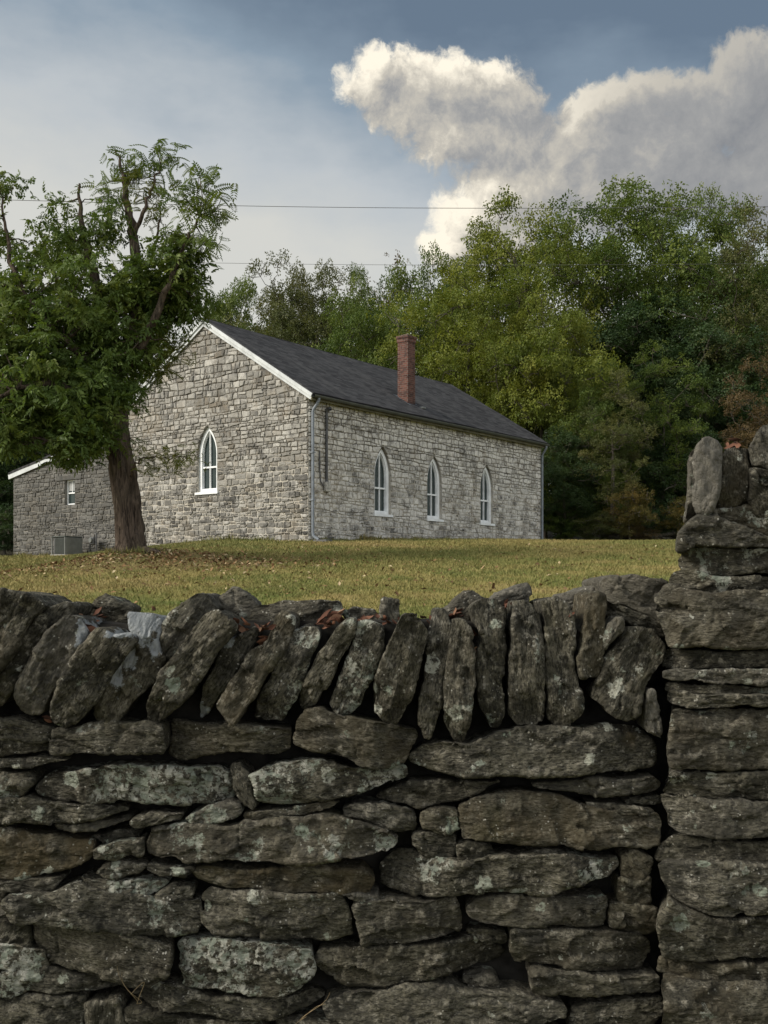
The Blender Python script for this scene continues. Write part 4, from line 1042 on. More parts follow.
def litter():
    rg = np.random.default_rng(9); V = []; T = []
    n1, n2, n3 = 1500, 900, 500
    x = np.concatenate([-5.0+rg.normal(0,1.9,n1), (rg.random(n2)*2-1)*13, -4+rg.normal(0,4,n3)])
    y = np.concatenate([22.7+rg.normal(0,1.2,n1), 10+20*rg.random(n2), 20+rg.normal(0,4,n3)])
    y = np.clip(y, 9, 33); n = len(x); z = ground_z(x, y)+.022+.02*rg.random(n)
    s = rg.uniform(.025,.06,n); th = rg.uniform(0,6.28,n)
    u = np.stack([np.cos(th),np.sin(th),rg.normal(0,.45,n)],1)*s[:,None]; v = np.stack([-np.sin(th),np.cos(th),rg.normal(0,.45,n)],1)*s[:,None]*.6
    c = np.stack([x,y,z],1); up = np.array([0,0,.012])
    V = np.stack([c-u, c+v*.9+up, c+u, c-v*.9+up], 1)
    a_ = (x-CX)*.604+(y-CY)*.797; b_ = -(x-CX)*.797+(y-CY)*.604; k = ~((a_ > -.1) & (b_ > -.1))
    V = V[k]; n = len(V)
    o = mesh_np('fallen_leaves', V.reshape(-1,3), [np.arange(n*4).reshape(n,4)], M['litter'], None, False, {'tint': ('POINT','FLOAT',np.repeat(rg.random(n),4))})
    tag(o, 'brown fallen leaves scattered on the grass round the old tree', 'leaves', kind='stuff')
litter()
# ------------------------------------------------------------------ trees
def rot_mats(rg, n, updir=None, spread=1.0):
    """n random frames; normals biased upward"""
    nz = rg.normal(0, spread, (n,3)); nz[:,2] += 1.0; nz /= np.linalg.norm(nz,axis=1)[:,None]
    t = rg.normal(0,1,(n,3)); t -= (t*nz).sum(1)[:,None]*nz; t /= np.linalg.norm(t,axis=1)[:,None]+1e-9
    b = np.cross(nz, t)
    return np.stack([t,b,nz], -1)             # columns
def leaf_template(kind):
    """list of 4-point leaves in local space"""
    L_ = []
    def leaf(p, d, l, w, fold=.25):
        d = np.array(d,float); d /= np.linalg.norm(d); s = np.array([-d[1],d[0],0])
        p = np.array(p,float)
        L_.append([p, p+d*l*.45+s*w*.5+[0,0,fold*w], p+d*l-[0,0,.12*l], p+d*l*.45-s*w*.5+[0,0,fold*w]])
    if kind == 'frond':                        # feather leaf, leaflets along a drooping rib
        for i in range(8):
            t = i/7; x = .10+.90*t; z = -.42*t*t
            for sg in (-1,1): leaf((x*.95,0,z), (.5,sg*1.0,-.25), .30*(1-.35*abs(t-.4)), .115)
        leaf((.98,0,-.42),(1,0,-.5),.28,.11)
    else:                                      # a spray of broad leaves
        for i in range(6):
            a_ = i*2.4; r = .18+.12*(i%3)
            leaf((math.cos(a_)*r, math.sin(a_)*r, .07*math.sin(i*1.9)), (math.cos(a_+.6),math.sin(a_+.6),-.15), .55, .34)
    return np.array(L_)
FROND, SPRAY = leaf_template('frond'), leaf_template('spray')
def droop_template():
    L_ = []; r = np.random.default_rng(3)
    for i in range(9):                         # a hanging twig of broad pointed leaflets
        t = (i//2)/4; x = .15+.75*t; z = -.45*t*t; sg = 1 if i % 2 else -1
        p = np.array([x*.9, 0, z]); d = np.array([.55+.3*r.random(), sg*(.75+.3*r.random()), -.55-.5*r.random()])
        if i == 8: d = np.array([.8,.1,-.8])
        d /= np.linalg.norm(d); sd = np.cross(d, [0,0,1]); sd /= np.linalg.norm(sd); l = .40*r.uniform(.8,1.2); w = .19
        L_.append([p, p+d*l*.42+sd*w*.5+[0,0,.03], p+d*l+[0,0,-.05], p+d*l*.42-sd*w*.5+[0,0,.03]])
    return np.array(L_)
DROOP = droop_template()
def foliage(name, centres, size, rg, mat, parent, tmpl=SPRAY, spread=.9, tint=None, pitch=0):
    n = len(centres); Rm = rot_mats(rg, n, spread=spread); s = size*rg.uniform(.7,1.25,n)
    T_ = tmpl.reshape(-1,3); V = np.einsum('nij,kj->nki', Rm, T_)*s[:,None,None]+centres[:,None,:]
    k = len(tmpl); V = V.reshape(-1,3); nf = n*k
    ti = (rg.random(n) if tint is None else tint)
    tv = np.clip(np.repeat(ti, k)*.75+.25*rg.random(nf), 0, 1)
    return mesh_np(name, V, [np.arange(nf*4).reshape(nf,4)], mat, parent, False, {'tint': ('POINT','FLOAT',np.repeat(tv,4))})
def grow(rg, H, spread, first, levels=4, lean=0, n0=6, up=.55, droop=0):
    """limbs of a tree: polylines with radii, and the tips that carry leaves"""
    limbs = []; tips = []
    def branch(p, d, l, r, lev):
        m = 6; pts = [p]; dd = np.array(d, float)
        for i in range(m):
            dd = dd+rg.normal(0,.14+.05*lev,3)+np.array([0,0,.06*up if lev else .1]); dd /= np.linalg.norm(dd)
            pts.append(pts[-1]+dd*l/m)
        pts = np.array(pts); rad = np.linspace(r, r*.45, m+1); limbs.append((pts, rad, lev))
        if lev >= levels-1:
            for i in range(2, m+1): tips.append((pts[i], lev))
            return
        k = n0 if lev == 0 else rg.integers(3, 6)
        for j in range(k):
            t = (first+(1-first)*(j+rg.random()*.6)/k) if lev == 0 else rg.uniform(.35,1)
            i = min(m, t*m); a_ = pts[int(i)]+(pts[min(m,int(i)+1)]-pts[int(i)])*(i-int(i))
            az = j*2.4+rg.uniform(-.5,.5)+(rg.uniform(0,6.28) if lev else 0)
            out = np.array([math.cos(az), math.sin(az), 0])
            k2 = rg.uniform(.35,.9)
            nd = out*spread*(1.2-.35*t)+np.array([0,0,up*k2+.5*t])+dd*.35
            if lev: nd = dd*.75+rg.normal(0,.62,3)+np.array([0,0,.18*up-droop])
            nd /= np.linalg.norm(nd)
            ll = H*(.36-.13*t)*rg.uniform(.75,1.15) if lev == 0 else l*rg.uniform(.5,.72)
            branch(a_, nd, ll, rad[int(i)]*rg.uniform(.5,.7), lev+1)
    branch(np.zeros(3), np.array([lean,0,1.0]), H*.80, H*.017+.04, 0)
    return limbs, np.array([t[0] for t in tips])
def limb_mesh(name, limbs, mat, parent, minr=.012):
    A = Acc()
    for pts, rad, lev in limbs:
        V, q = tube_np(pts, np.maximum(rad, minr), 9 if lev == 0 else 5 if lev < 3 else 4); A.add(V, q)
    return A.build(name, mat, parent, True)
def tree_proto(seed, H, width, base, blobs, per_blob, leaf, mat, hollow=.0, sub=.17, flat=.75, tmpl=SPRAY, fork=.3, thin=0, levels=0):
    """a crown of many leafy boughs spread through an uneven ellipsoid, each bough carried by a limb grown from the trunk"""
    rg = np.random.default_rng(seed)
    c0 = np.array([0,0,H*(base+1)/2]); rad = np.array([width/2, width/2, H*(1-base)/2])
    bc = []
    tries = 0
    while len(bc) < blobs and tries < 4000:
        tries += 1
        p = rg.normal(0,1,3); p /= np.linalg.norm(p); r = rg.random()**.42
        if hollow and p[2]*r < -.25 and rg.random() < hollow: continue
        lump = 1+.22*math.sin(3.1*math.atan2(p[1],p[0])+seed)+.16*vnoise(np.array([p*1.9+seed]), seed)[0]
        q = c0+p*r*rad*np.array([lump,lump,1])*(1-sub)
        if all(np.linalg.norm((q-k)/rad) > .20 for k in bc): bc.append(q)
    bc = np.array(sorted(bc, key=lambda v: np.linalg.norm(v-np.array([0,0,H*fork]))))
    lean = rg.normal(0,.04,2)
    tz = np.linspace(0,H*(fork+.38),10); tr = np.stack([lean[0]*tz+.10*np.sin(tz*.5), lean[1]*tz, tz],1)
    r0 = H*.014+.05; limbs = [(tr, np.linspace(r0, r0*.3, 10), 0)]
    nodes = [(tr[i], r0*(1-.06*i)*.6) for i in range(4,10)]
    for q in bc:
        P = np.array([n_[0] for n_ in nodes]); d = np.linalg.norm(P-q,axis=1)+np.maximum(0,P[:,2]-q[2])*1.5
        i = int(np.argmin(d)); a_ = nodes[i][0]; r_ = max(.035, nodes[i][1]*.72); L0 = np.linalg.norm(q-a_)
        tt = np.linspace(0,1,6)[:,None]; mid = a_+(q-a_)*tt; mid[:,2] -= np.sin(tt[:,0]*math.pi)*L0*.10*rg.uniform(-.5,1); mid[1:-1] += rg.normal(0,.05*L0,(4,3))
        limbs.append((mid, np.linspace(r_, r_*.5, 6), 2)); nodes += [(mid[j], r_*(1-.08*j)) for j in (2,3,4,5)]
        for _ in range(4):
            e = q+rg.normal(0,1,3)*sub*width*.34*np.array([1,1,flat]); limbs.append((np.array([mid[4],(mid[4]+e)/2+rg.normal(0,.1,3),e]), np.array([r_*.45,.03,.012]), 3))
    C = []; T_ = []
    for q in bc:
        n = int(per_blob*rg.uniform(.65,1.3)); br = width*sub*rg.uniform(.7,1.25)
        p = rg.normal(0,1,(n,3)); p /= np.linalg.norm(p,axis=1)[:,None]; p *= (rg.random((n,1))**.30)
        p[:,2] = np.where(p[:,2] < -.35, -p[:,2]*rg.random(n), p[:,2])
        k = 1+.25*vnoise(p*2.2+q, seed+5)[:,None]
        C.append(q+p*k*br*np.array([1,1,flat])); T_.append(np.clip(rg.normal(rg.uniform(.15,.75),.13,n),0,1))
    C = np.concatenate(C); tint = np.concatenate(T_)
    if thin: kk = rg.random(len(C)) > thin; C, tint = C[kk], tint[kk]
    kz = H/np.percentile(C[:,2], 99.6); C[:,2] *= kz
    limbs = [(p*np.array([1,1,kz]), r, l) for p, r, l in limbs]
    return dict(limbs=limbs, C=C, tint=tint, rg=rg, leaf=leaf, mat=mat, tmpl=tmpl, H=H)
protos = {}
def make_proto(key, cat_names, **kw):
    d = tree_proto(**kw); root = empty('tree_proto')
    d['trunk'] = limb_mesh('trunk', d['limbs'], M['bark2'], root)
    d['crown'] = foliage('crown', d['C'], d['leaf'], d['rg'], d['mat'], root, tint=d['tint'], tmpl=d['tmpl'])
    d['root'] = root; d['used'] = False; d['wid'] = np.ptp(d['C'][:,0])
    protos[key] = d
make_proto('broad', 0, seed=101, H=20, width=15, base=.10, blobs=78, per_blob=105, leaf=.38, mat=M['leaf_lime'], sub=.125)
make_proto('umbrella', 0, seed=102, H=22, width=18, base=.30, blobs=80, per_blob=95, leaf=.40, mat=M['leaf_green'], hollow=.5, fork=.34, sub=.105)
make_proto('dense', 0, seed=103, H=18, width=13, base=.02, blobs=80, per_blob=100, leaf=.40, mat=M['leaf_dark'], fork=.2, sub=.14)
make_proto('loose', 0, seed=104, H=20, width=11, base=.10, blobs=60, per_blob=52, leaf=.34, mat=M['leaf_olive'], sub=.12, thin=.1, fork=.2)
make_proto('round', 0, seed=105, H=16, width=13, base=.03, blobs=78, per_blob=100, leaf=.38, mat=M['leaf_green'], fork=.2, sub=.13)
make_proto('bare', 0, seed=106, H=19, width=11, base=.3, blobs=48, per_blob=9, leaf=.34, mat=M['leaf_olive'], sub=.13)
make_proto('shrub', 0, seed=107, H=5, width=4.6, base=.01, blobs=40, per_blob=46, leaf=.22, mat=M['leaf_gold'], fork=.1, sub=.15)
def place_tree(key, px, top, Y, wpx, mat, label, name='tree', cat='tree', grp=None, rz=None, seed=0):
    d = protos[key]
    if not d['used']: r, ch = d['root'], [d['trunk'], d['crown']]; d['used'] = True
    else:
        r = d['root'].copy(); COL.objects.link(r); ch = []
        for c in (d['trunk'], d['crown']):
            k = c.copy(); COL.objects.link(k); k.parent = r; ch.append(k)
    for c in ch:
        if c.name.startswith('crown') and mat: c.material_slots[0].link = 'OBJECT'; c.material_slots[0].material = M[mat]
    x = (px-384)/F*Y; zb = float(ground_z(np.array([x]), np.array([Y]))[0])-.1
    H = EYE+(HOR-top)*Y/F-zb
    r.name = name; s = H/d['H']; sx = (wpx*1.15*Y/F)/d['wid'] if wpx else s
    r.location = (x, Y, zb); r.scale = (sx, sx, s); r.rotation_euler = (0,0, rz if rz is not None else (px*1.37+seed) % 6.28)
    for k_ in list(r.keys()): del r[k_]
    tag(r, label, cat, grp)
    return r
grp = 'trees of the wood behind the church'
TREES = [ # proto, px, top row, distance, width px, leaves, label
 ('umbrella', 612, 193, 64, 235, 'leaf_green', 'tallest broad tree of the wood with an open crown of dark limbs'),
 ('broad', 522, 206, 63, 170, 'leaf_lime', 'high yellow green tree just right of the chimney at the skyline'),
 ('broad', 470, 262, 56, 175, 'leaf_lime', 'sunlit yellow green tree standing directly behind the brick chimney'),
 ('umbrella', 697, 198, 67, 165, 'leaf_green', 'tall rounded tree at the skyline right of the tallest tree'),
 ('loose', 758, 205, 58, 120, 'leaf_olive', 'thin leaved tree with gaps in its crown at the right skyline'),
 ('round', 545, 305, 53, 150, 'leaf_lime', 'low bright bushy tree crowding the far corner of the church roof'),
 ('dense', 640, 300, 60, 190, 'leaf_dark', 'dark bushy tree below the tallest crown of the wood'),
 ('dense', 715, 325, 57, 170, 'leaf_dark', 'very dark dense tree seen just behind the upright pier stone'),
 ('loose', 772, 338, 50, 88, 'leaf_rust', 'rusty brown leaved tree just above the stone pier'),
 ('round', 588, 395, 51, 85, 'leaf_green', 'small leafy green tree right of the church downspout'),
 ('loose', 614, 372, 49, 80, 'leaf_olive', 'pale stemmed young tree with thin leaves before the dark wood'),
 ('loose', 662, 345, 53, 90, 'leaf_green', 'slender tree with thin grey stems left of the stone pier'),
 ('dense', 565, 430, 50, 80, 'leaf_dark', 'dark low bush like tree against the end of the church'),
 ('round', 425, 262, 66, 120, 'leaf_green', 'mid green tree over the roof ridge left of the chimney'),
 ('bare', 386, 252, 78, 110, 'leaf_rust', 'half bare twiggy tree at the skyline above the roof'),
 ('loose', 335, 276, 80, 110, 'leaf_olive', 'hazy olive tree over the middle of the roof ridge'),
 ('loose', 279, 260, 70, 100, 'leaf_olive', 'loose brownish tree rising above the gable peak'),
 ('round', 236, 283, 76, 100, 'leaf_green', 'soft green tree between the old tree and the gable peak'),
 ('round', 352, 306, 60, 135, 'leaf_green', 'low round green tree just behind the roof ridge'),
 ('dense', 290, 312, 62, 130, 'leaf_olive', 'low dull olive tree behind the gable end of the ridge'),
 ('broad', 168, 335, 66, 120, 'leaf_lime', 'yellow green tree glimpsed under the old tree crown'),
 ('dense', 22, 378, 62, 150, 'leaf_dark', 'dark tree left of the annexe under the old tree'),
 ('dense', -45, 350, 60, 150, 'leaf_dark', 'dark tree at the far left edge beyond the lawn'),
 ('dense', 88, 392, 70, 140, 'leaf_dark', 'dark tree rising over the annexe roof'),
 ('round', 308, 270, 73, 95, 'leaf_olive', 'rounded olive tree left of the half bare tree at the skyline'),
 ('broad', 366, 270, 71, 95, 'leaf_green', 'leafy tree below the half bare twigs behind the ridge'),
 ('round', 745, 262, 61, 130, 'leaf_green', 'full green tree behind the thin leaved tree at the right'),
 ('broad', 800, 230, 66, 170, 'leaf_green', 'green tree cut off by the right edge of the picture'),
]
for i, (k, px, top, Y, w, m_, lab) in enumerate(TREES):
    place_tree(k, px, top, Y, w, m_, lab, grp=grp, seed=i)
SHR = [(630,482,47.5,50,'leaf_gold','golden leaved tall shrub at the edge of the dark wood'),(600,512,48,50,'leaf_olive','dull olive low shrub right of the church end wall'),
       (664,508,49,55,'leaf_dark','dark low shrub near the old field wall'),(690,497,48,60,'leaf_gold','yellowing shrub half hidden by the stone pier'),(560,508,50,50,'leaf_green','green low shrub at the foot of the church end wall'),
       (5,505,56,70,'leaf_dark','dark low shrub left of the annexe corner'),
       (585,462,51,80,'leaf_green','mid green tall shrub between the church end and the golden shrub'),(652,448,53,95,'leaf_dark','dark tall shrub under the slender grey stemmed tree'),
       (615,418,54,95,'leaf_green','broad leafy shrub climbing the dark trees right of the church'),(698,430,52,90,'leaf_dark','dark shrub filling the gap beside the upright pier stone'),
       (572,475,52,70,'leaf_dark','shadowy shrub at the end of the church behind the downspout'),(640,525,48,40,'leaf_rust','reddish brown low shrub just above the field wall')]
for i, (px, top, Y, w, m_, lab) in enumerate(SHR):
    place_tree('shrub', px, top, Y, w, m_, lab, 'shrub', 'shrub', 'shrubs along the wood edge', seed=i*3)
# the depth of the wood on the hillside behind, one mass
def woods():
    A = Acc(); rg = np.random.default_rng(21); C = []; T_ = []
    for i in range(46):
        Y = rg.uniform(74, 112); x = rg.uniform(-.52,.52)*Y; px = x/Y*F+384
        top = 330 if px > 430 else 345
        top += rg.uniform(-25,45); z1 = EYE+(HOR-top)*Y/F; z0 = float(ground_z(np.array([x]),np.array([Y]))[0])
        n = 900
        p = rg.normal(0,1,(n,3)); p /= np.linalg.norm(p,axis=1)[:,None]; p *= rg.uniform(.5,1.05,(n,1))
        c = np.array([x,Y,(z0+z1)/2]); C.append(c+p*np.array([5.5,4.5,(z1-z0)/2])); T_.append(np.clip(rg.normal(rg.uniform(.2,.6),.15,n),0,1))
    o = foliage('woods', np.concatenate(C), .75, rg, M['leaf_dark'], None, tint=np.concatenate(T_))
    tag(o, 'deep dark woodland filling the hillside behind the church', 'woods', kind='stuff')
woods()
# ------------------------------------------------------------------ the old tree on the lawn
def old_tree():
    rg = np.random.default_rng(42); YT = 24.0
    gzt = float(ground_z(np.array([-5.74]), np.array([24.0]))[0])
    root = tag(empty('old_tree', (-5.74, YT, gzt)), 'big old leaning tree with ridged bark on the lawn before the church', 'tree')
    o3 = np.array([-5.74, YT, gzt])
    W = lambda px, py, dy=0: np.array([(px-384)/F*YT, YT+dy, EYE+(HOR-py)/F*YT])-o3
    s = YT/F
    # fluted trunk
    ctr = np.array([W(133,566),W(133,556),W(132,549),W(131,540),W(130,525),W(127,500),W(124,475),W(119,450),W(115,425),W(113,400),W(111,375)])
    rad = np.array([27,22,16,13.6,12.6,12.4,12.4,12,11.4,10.5,9.5])*s
    m_, n = 44, 40; t0 = np.linspace(0,1,len(ctr)); t1 = np.linspace(0,1,m_)
    cc = np.stack([np.interp(t1,t0,ctr[:,k]) for k in range(3)],1); rr = np.interp(t1,t0,rad)
    th = np.linspace(0,2*np.pi,n,endpoint=False); V = []
    for i in range(m_):
        tw = t1[i]*1.1
        P = np.stack([np.cos(th+tw)*1.4, np.sin(th+tw)*1.4, np.full(n,cc[i,2]*.35)],1)
        flute = fbm(P*1.7,3,7)*.24+.17*np.abs(np.sin((th+tw)*3.5+.6))*(1.3-t1[i])
        fine = fbm(np.stack([np.cos(th+tw)*7,np.sin(th+tw)*7,np.full(n,cc[i,2]*1.5)],1),3,8)*.17
        r_ = rr[i]*(.93+flute+fine)
        V.append(np.stack([cc[i,0]+np.cos(th)*r_, cc[i,1]+np.sin(th)*r_, np.full(n,cc[i,2])],1))
    V = np.concatenate(V); idx = np.arange(m_*n).reshape(m_,n)
    q = np.stack([idx[:-1],np.roll(idx[:-1],-1,1),np.roll(idx[1:],-1,1),idx[1:]],-1).reshape(-1,4)
    A = Acc(); A.add(V,q)
    # a burl root beside the trunk
    V, q = tube_np(np.array([W(138,551,-.1),W(150,552,-.3),W(160,553,-.4),W(170,556,-.5)]), np.array([7,5,3.4,1.5])*s, 9); A.add(V,q)
    A.build('trunk', M['bark'], root, True)
    # limbs: px,py,dy,radius px
    LIM = {
     'a': [(112,390,0,9.5),(108,360,.1,8.5),(103,330,.2,8),(97,295,.1,7),(90,262,.1,6),(83,232,0,4),(80,205,0,2.4),(79,183,0,1.2)],
     'b': [(113,385,0,8),(126,358,-.2,8),(135,330,-.2,8),(139,300,-.1,7.5),(138,270,0,7),(134,240,0,6),(129,212,0,5),(124,188,0,3.6),(121,166,0,2),(117,150,0,1)],
     'c': [(126,372,-.2,6),(146,352,-.5,5.5),(160,330,-.7,5),(172,305,-.8,4),(183,275,-.8,3),(195,248,-.8,2),(206,228,-.8,1.2)],
     'd': [(110,380,0,7),(92,365,-.6,6),(70,345,-1.0,5),(48,318,-1.2,4),(30,285,-1.1,3),(22,250,-1.0,2),(18,215,-1,1.1)],
     'e': [(114,410,0,6),(95,400,-.9,5),(72,395,-1.5,4),(48,402,-1.8,3),(25,415,-2,1.8)],
     'f': [(112,380,.3,7),(105,350,1.2,6),(92,315,1.9,5),(75,275,2.2,3.6),(62,240,2.2,2)],
     'g': [(113,375,.3,6),(128,345,1.2,5),(148,315,1.8,4),(160,285,2,2.6),(168,262,2,1.5)],
     'h': [(117,435,-.1,4),(100,438,-.9,3.2),(82,445,-1.4,2.4),(65,452,-1.6,1.4)],
     'i': [(134,478,-.35,1.6),(140,468,-.6,1.2),(150,462,-.8,1),(170,461,-1,.7),(195,463,-1,.4)],
     'j': [(108,330,0,5),(80,310,.3,4),(52,280,.5,3),(38,245,.4,2),(35,215,.4,1)],
     'k': [(134,240,0,3.2),(145,215,-.2,2.4),(153,195,-.2,1.6),(162,170,-.2,1)],
     'l': [(138,268,0,3),(152,262,0,2),(157,235,0,1.6),(161,210,0,1)],
    }
    A = Acc(); nodes = []
    for k, L_ in LIM.items():
        p = np.array([W(a_,b_,c_) for a_,b_,c_,r_ in L_]); r_ = np.array([x[3] for x in L_])*s
        tt = np.linspace(0,1,len(p)); t2 = np.linspace(0,1,len(p)*4); p2 = np.stack([np.interp(t2,tt,p[:,i]) for i in range(3)],1)
        p2[1:-1] = .25*p2[:-2]+.5*p2[1:-1]+.25*p2[2:]; p2[1:] += rg.normal(0,.022,(len(p2)-1,3))
        V, q = tube_np(p2, np.interp(t2,tt,r_)*.8, 9); A.add(V,q); nodes.append(p2[len(p2)//4:])
    nodes = np.concatenate(nodes)
    # leaf masses: px,py,dy,rx,ry px, depth m, fronds, leaf size, kind
    MASS = [(70,328,-.4,66,60,1.8,470,.36,0),(112,300,0,66,48,1.9,420,.36,0),(26,300,-.5,34,50,1.3,150,.36,0),(146,300,.2,36,44,1.4,230,.36,0),(62,392,-1.2,58,40,1.3,400,.38,0),
            (97,425,-1.2,36,34,1.0,250,.36,0),(40,436,-1.7,36,20,.8,150,.36,0),(86,455,-1.4,24,22,.6,95,.34,0),(182,302,.0,20,22,.8,62,.34,0),(176,270,-.3,28,26,1,125,.34,0),
            (10,368,-1,30,40,1,150,.36,0),(130,372,-.4,24,42,1.0,150,.34,0),(200,292,.2,12,12,.5,22,.34,0),(-16,350,-.5,30,46,1.2,120,.36,0),
            (45,240,0,30,26,1,95,.30,0),(18,200,-.9,17,20,.5,36,.28,0),(55,205,-.2,15,17,.5,26,.28,0),(82,240,0,18,26,.7,50,.30,0),(5,240,-.6,16,28,.6,48,.30,0),(68,225,1.8,16,20,.6,30,.30,0),
            (112,232,0,22,26,.8,52,.32,0),(118,160,0,14,14,.4,18,.34,0),(108,190,0,13,20,.4,22,.34,0),(135,172,0,14,12,.4,17,.34,0),(172,164,-.2,13,12,.4,22,.36,0),(150,192,-.2,17,16,.4,24,.32,1),(160,206,0,12,11,.4,14,.32,1),
            (205,193,-.8,14,11,.4,18,.38,0),(192,218,-.8,14,14,.4,19,.36,0),(214,224,-.8,17,11,.4,23,.38,0),(226,214,-.8,8,7,.3,6,.36,0),(205,246,-.7,16,13,.5,22,.34,0),(186,248,-.5,18,16,.5,34,.34,0),
            (170,463,-.9,26,7,.35,42,.22,1),(196,462,-.9,10,6,.25,12,.20,1),(150,463,-.7,10,7,.3,12,.22,1),(150,360,.6,20,18,.6,48,.32,1),(168,342,.6,14,14,.5,26,.32,1),(120,440,-.3,12,14,.5,22,.26,0),
            (25,455,-1.6,22,10,.5,40,.30,0),(8,410,-1.6,26,26,.8,85,.34,0)]
    CN = {0: [], 1: [], 2: []}; SZ = {0: [], 1: [], 2: []}; TN = {0: [], 1: [], 2: []}
    for (px,py,dy,rx,ry,dd,n_,sz,kd) in MASS:
        if kd == 0 and (n_ >= 40 or px < 100): kd = 2; n_ = max(n_, 26)
        c = W(px,py,dy); nb = max(3, int(n_/(10 if kd == 2 else 5)))
        bp = rg.normal(0,1,(nb,3)); bp /= np.linalg.norm(bp,axis=1)[:,None]; bp *= (rg.random((nb,1))**.45)
        bc = c+bp*np.array([rx*s,dd,ry*s])
        for b in bc:
            j = int(np.argmin(((nodes-b)**2).sum(1)+.6*np.maximum(0,nodes[:,2]-b[2])**2)); a_ = nodes[j]
            L0 = np.linalg.norm(b-a_)
            if L0 < 3.2:
                mid = (a_+b)/2+rg.normal(0,.07*L0+.02,3)
                V, q = tube_np(np.array([a_,(a_+mid)/2+rg.normal(0,.02,3),mid,b]), np.array([.022,.016,.012,.006])*(1 if L0 > .5 else .6), 4); A.add(V,q)
            k = max(3, int(n_/nb*(2.7 if kd == 2 else 2.2))); t = np.clip(rg.normal(.45,.24),0,1)
            CN[kd].append(b+np.clip(rg.normal(0,1,(k,3)),-1.4,1.4)*np.array([.22,.22,.15])); SZ[kd].append(np.full(k,sz*(.76 if kd == 2 else .85))); TN[kd].append(np.clip(rg.normal(t,.12,k),0,1))
    A.build('limbs', M['bark'], root, True)
    for kd, nm, mt in ((2,'crown','leaf_near'),(0,'feathery_leaves','leaf_near'),(1,'yellowing_leaves','leaf_yellow')):
        C = np.concatenate(CN[kd]); Z_ = np.concatenate(SZ[kd]); T_ = np.concatenate(TN[kd])
        foliage(nm, C, Z_, rg, M[mt], root, tmpl=DROOP if kd == 2 else FROND, spread=.8, tint=T_)
old_tree()
# ------------------------------------------------------------------ old field wall at the wood's edge
A = Acc(); rg = np.random.default_rng(4)
for i in range(120):
    bm = bmesh.new(); bmesh.ops.create_icosphere(bm, subdivisions=1, radius=1)
    V = np.array([v.co for v in bm.verts]); fcs = np.array([[v.index for v in f.verts] for f in bm.faces]); bm.free()
    sc = rg.uniform(.6,1.3)*np.array([.34,.22,.11]); V = V*sc*(1+rg.normal(0,.12,(len(V),1)))
    x = rg.uniform(10.5,18.5); Y = 48.3+rg.normal(0,.12)+(x-10.5)*.04; z = float(ground_z(np.array([x]),np.array([Y]))[0])+rg.uniform(0,.55)
    A.add(V+np.array([x,Y,z]), fcs, pale=np.full(len(V), .1))
fw_ = A.build('field_wall', M['dry'], None, False)
bd = fw_.data.attributes.new('bed','FLOAT_VECTOR','POINT'); bd.data.foreach_set('vector', np.concatenate(A.V).astype(np.float32).ravel())
tag(fw_, 'low tumbled field wall at the foot of the dark wood', 'wall')
# ------------------------------------------------------------------ overhead wires
def wire(pts, label, r):
    Y = 47.0; p = np.array([at(x,y,Y+d) for x,y,d in pts]); t0 = np.linspace(0,1,len(p)); t1 = np.linspace(0,1,60)
    cf = [np.polyval(np.polyfit(t0,p[:,k],min(3,len(p)-1)),t1) for k in range(3)]
    A = Acc(); V, q = tube_np(np.stack(cf,1), np.full(60,r), 6); A.add(V,q)
    tag(A.build('overhead_wire', M['wire'], None), label, 'wire', 'overhead wires')
wire([(-140,197,-3),(120,203,-1),(420,208,1),(900,205,4)], 'upper thin black wire crossing the sky above the church', .012)
wire([(-140,256,-3),(120,261,-1),(420,265,2),(900,262,8)], 'lower thin black wire crossing just above the far trees', .008)
# ------------------------------------------------------------------ sky, sun, camera
SUN_AZ, SUN_EL = R(-106), R(34)          # azimuth from +Y towards +X
w = bpy.data.worlds.new('World'); SC.world = w; w.use_nodes = True
t = NT(w.node_tree); t.N.clear()
out = t.new('ShaderNodeOutputWorld'); bg = t.new('ShaderNodeBackground'); t.L.new(bg.outputs[0], out.inputs[0])
sky = t.new('ShaderNodeTexSky', sky_type='NISHITA'); sky.sun_disc = False
sky.sun_elevation = SUN_EL; sky.sun_rotation = SUN_AZ; sky.dust_density = 2.0; sky.air_density = 1.0
STR = .1; bg.inputs['Strength'].default_value = STR
K = 1/STR
dirv = t.new('ShaderNodeTexCoord').outputs['Generated']
x, y, z = t.sep(dirv)
az = t.m('ARCTAN2', x, y); el = t.m('ARCSINE', z)
cv = t.new('ShaderNodeCombineXYZ'); t.put(cv.inputs[0], az); t.put(cv.inputs[1], el); ae = cv.outputs[0]
def ang(px, py):
    u, v = (px-384)/F, (HOR-py)/F; a_ = math.atan(u); return a_, math.atan(v*math.cos(a_))
BLOBS = [(372,86,34,27),(405,100,40,38),(455,92,52,30),(500,100,42,34),(455,135,52,34),(515,140,45,40),(505,190,60,32),(475,215,40,34),(452,245,30,22),(500,235,50,30),(540,175,50,40),
         (598,140,46,38),(612,104,36,22),(650,92,34,24),(655,145,62,50),(700,118,48,38),(742,78,40,34),(775,110,55,60),(700,180,80,38),(610,192,70,40),(800,175,80,50)]
WISPS = [(440,185,14,7),(398,188,9,5),(640,28,12,5),(735,207,18,6),(340,128,8,12),(365,128,12,6)]
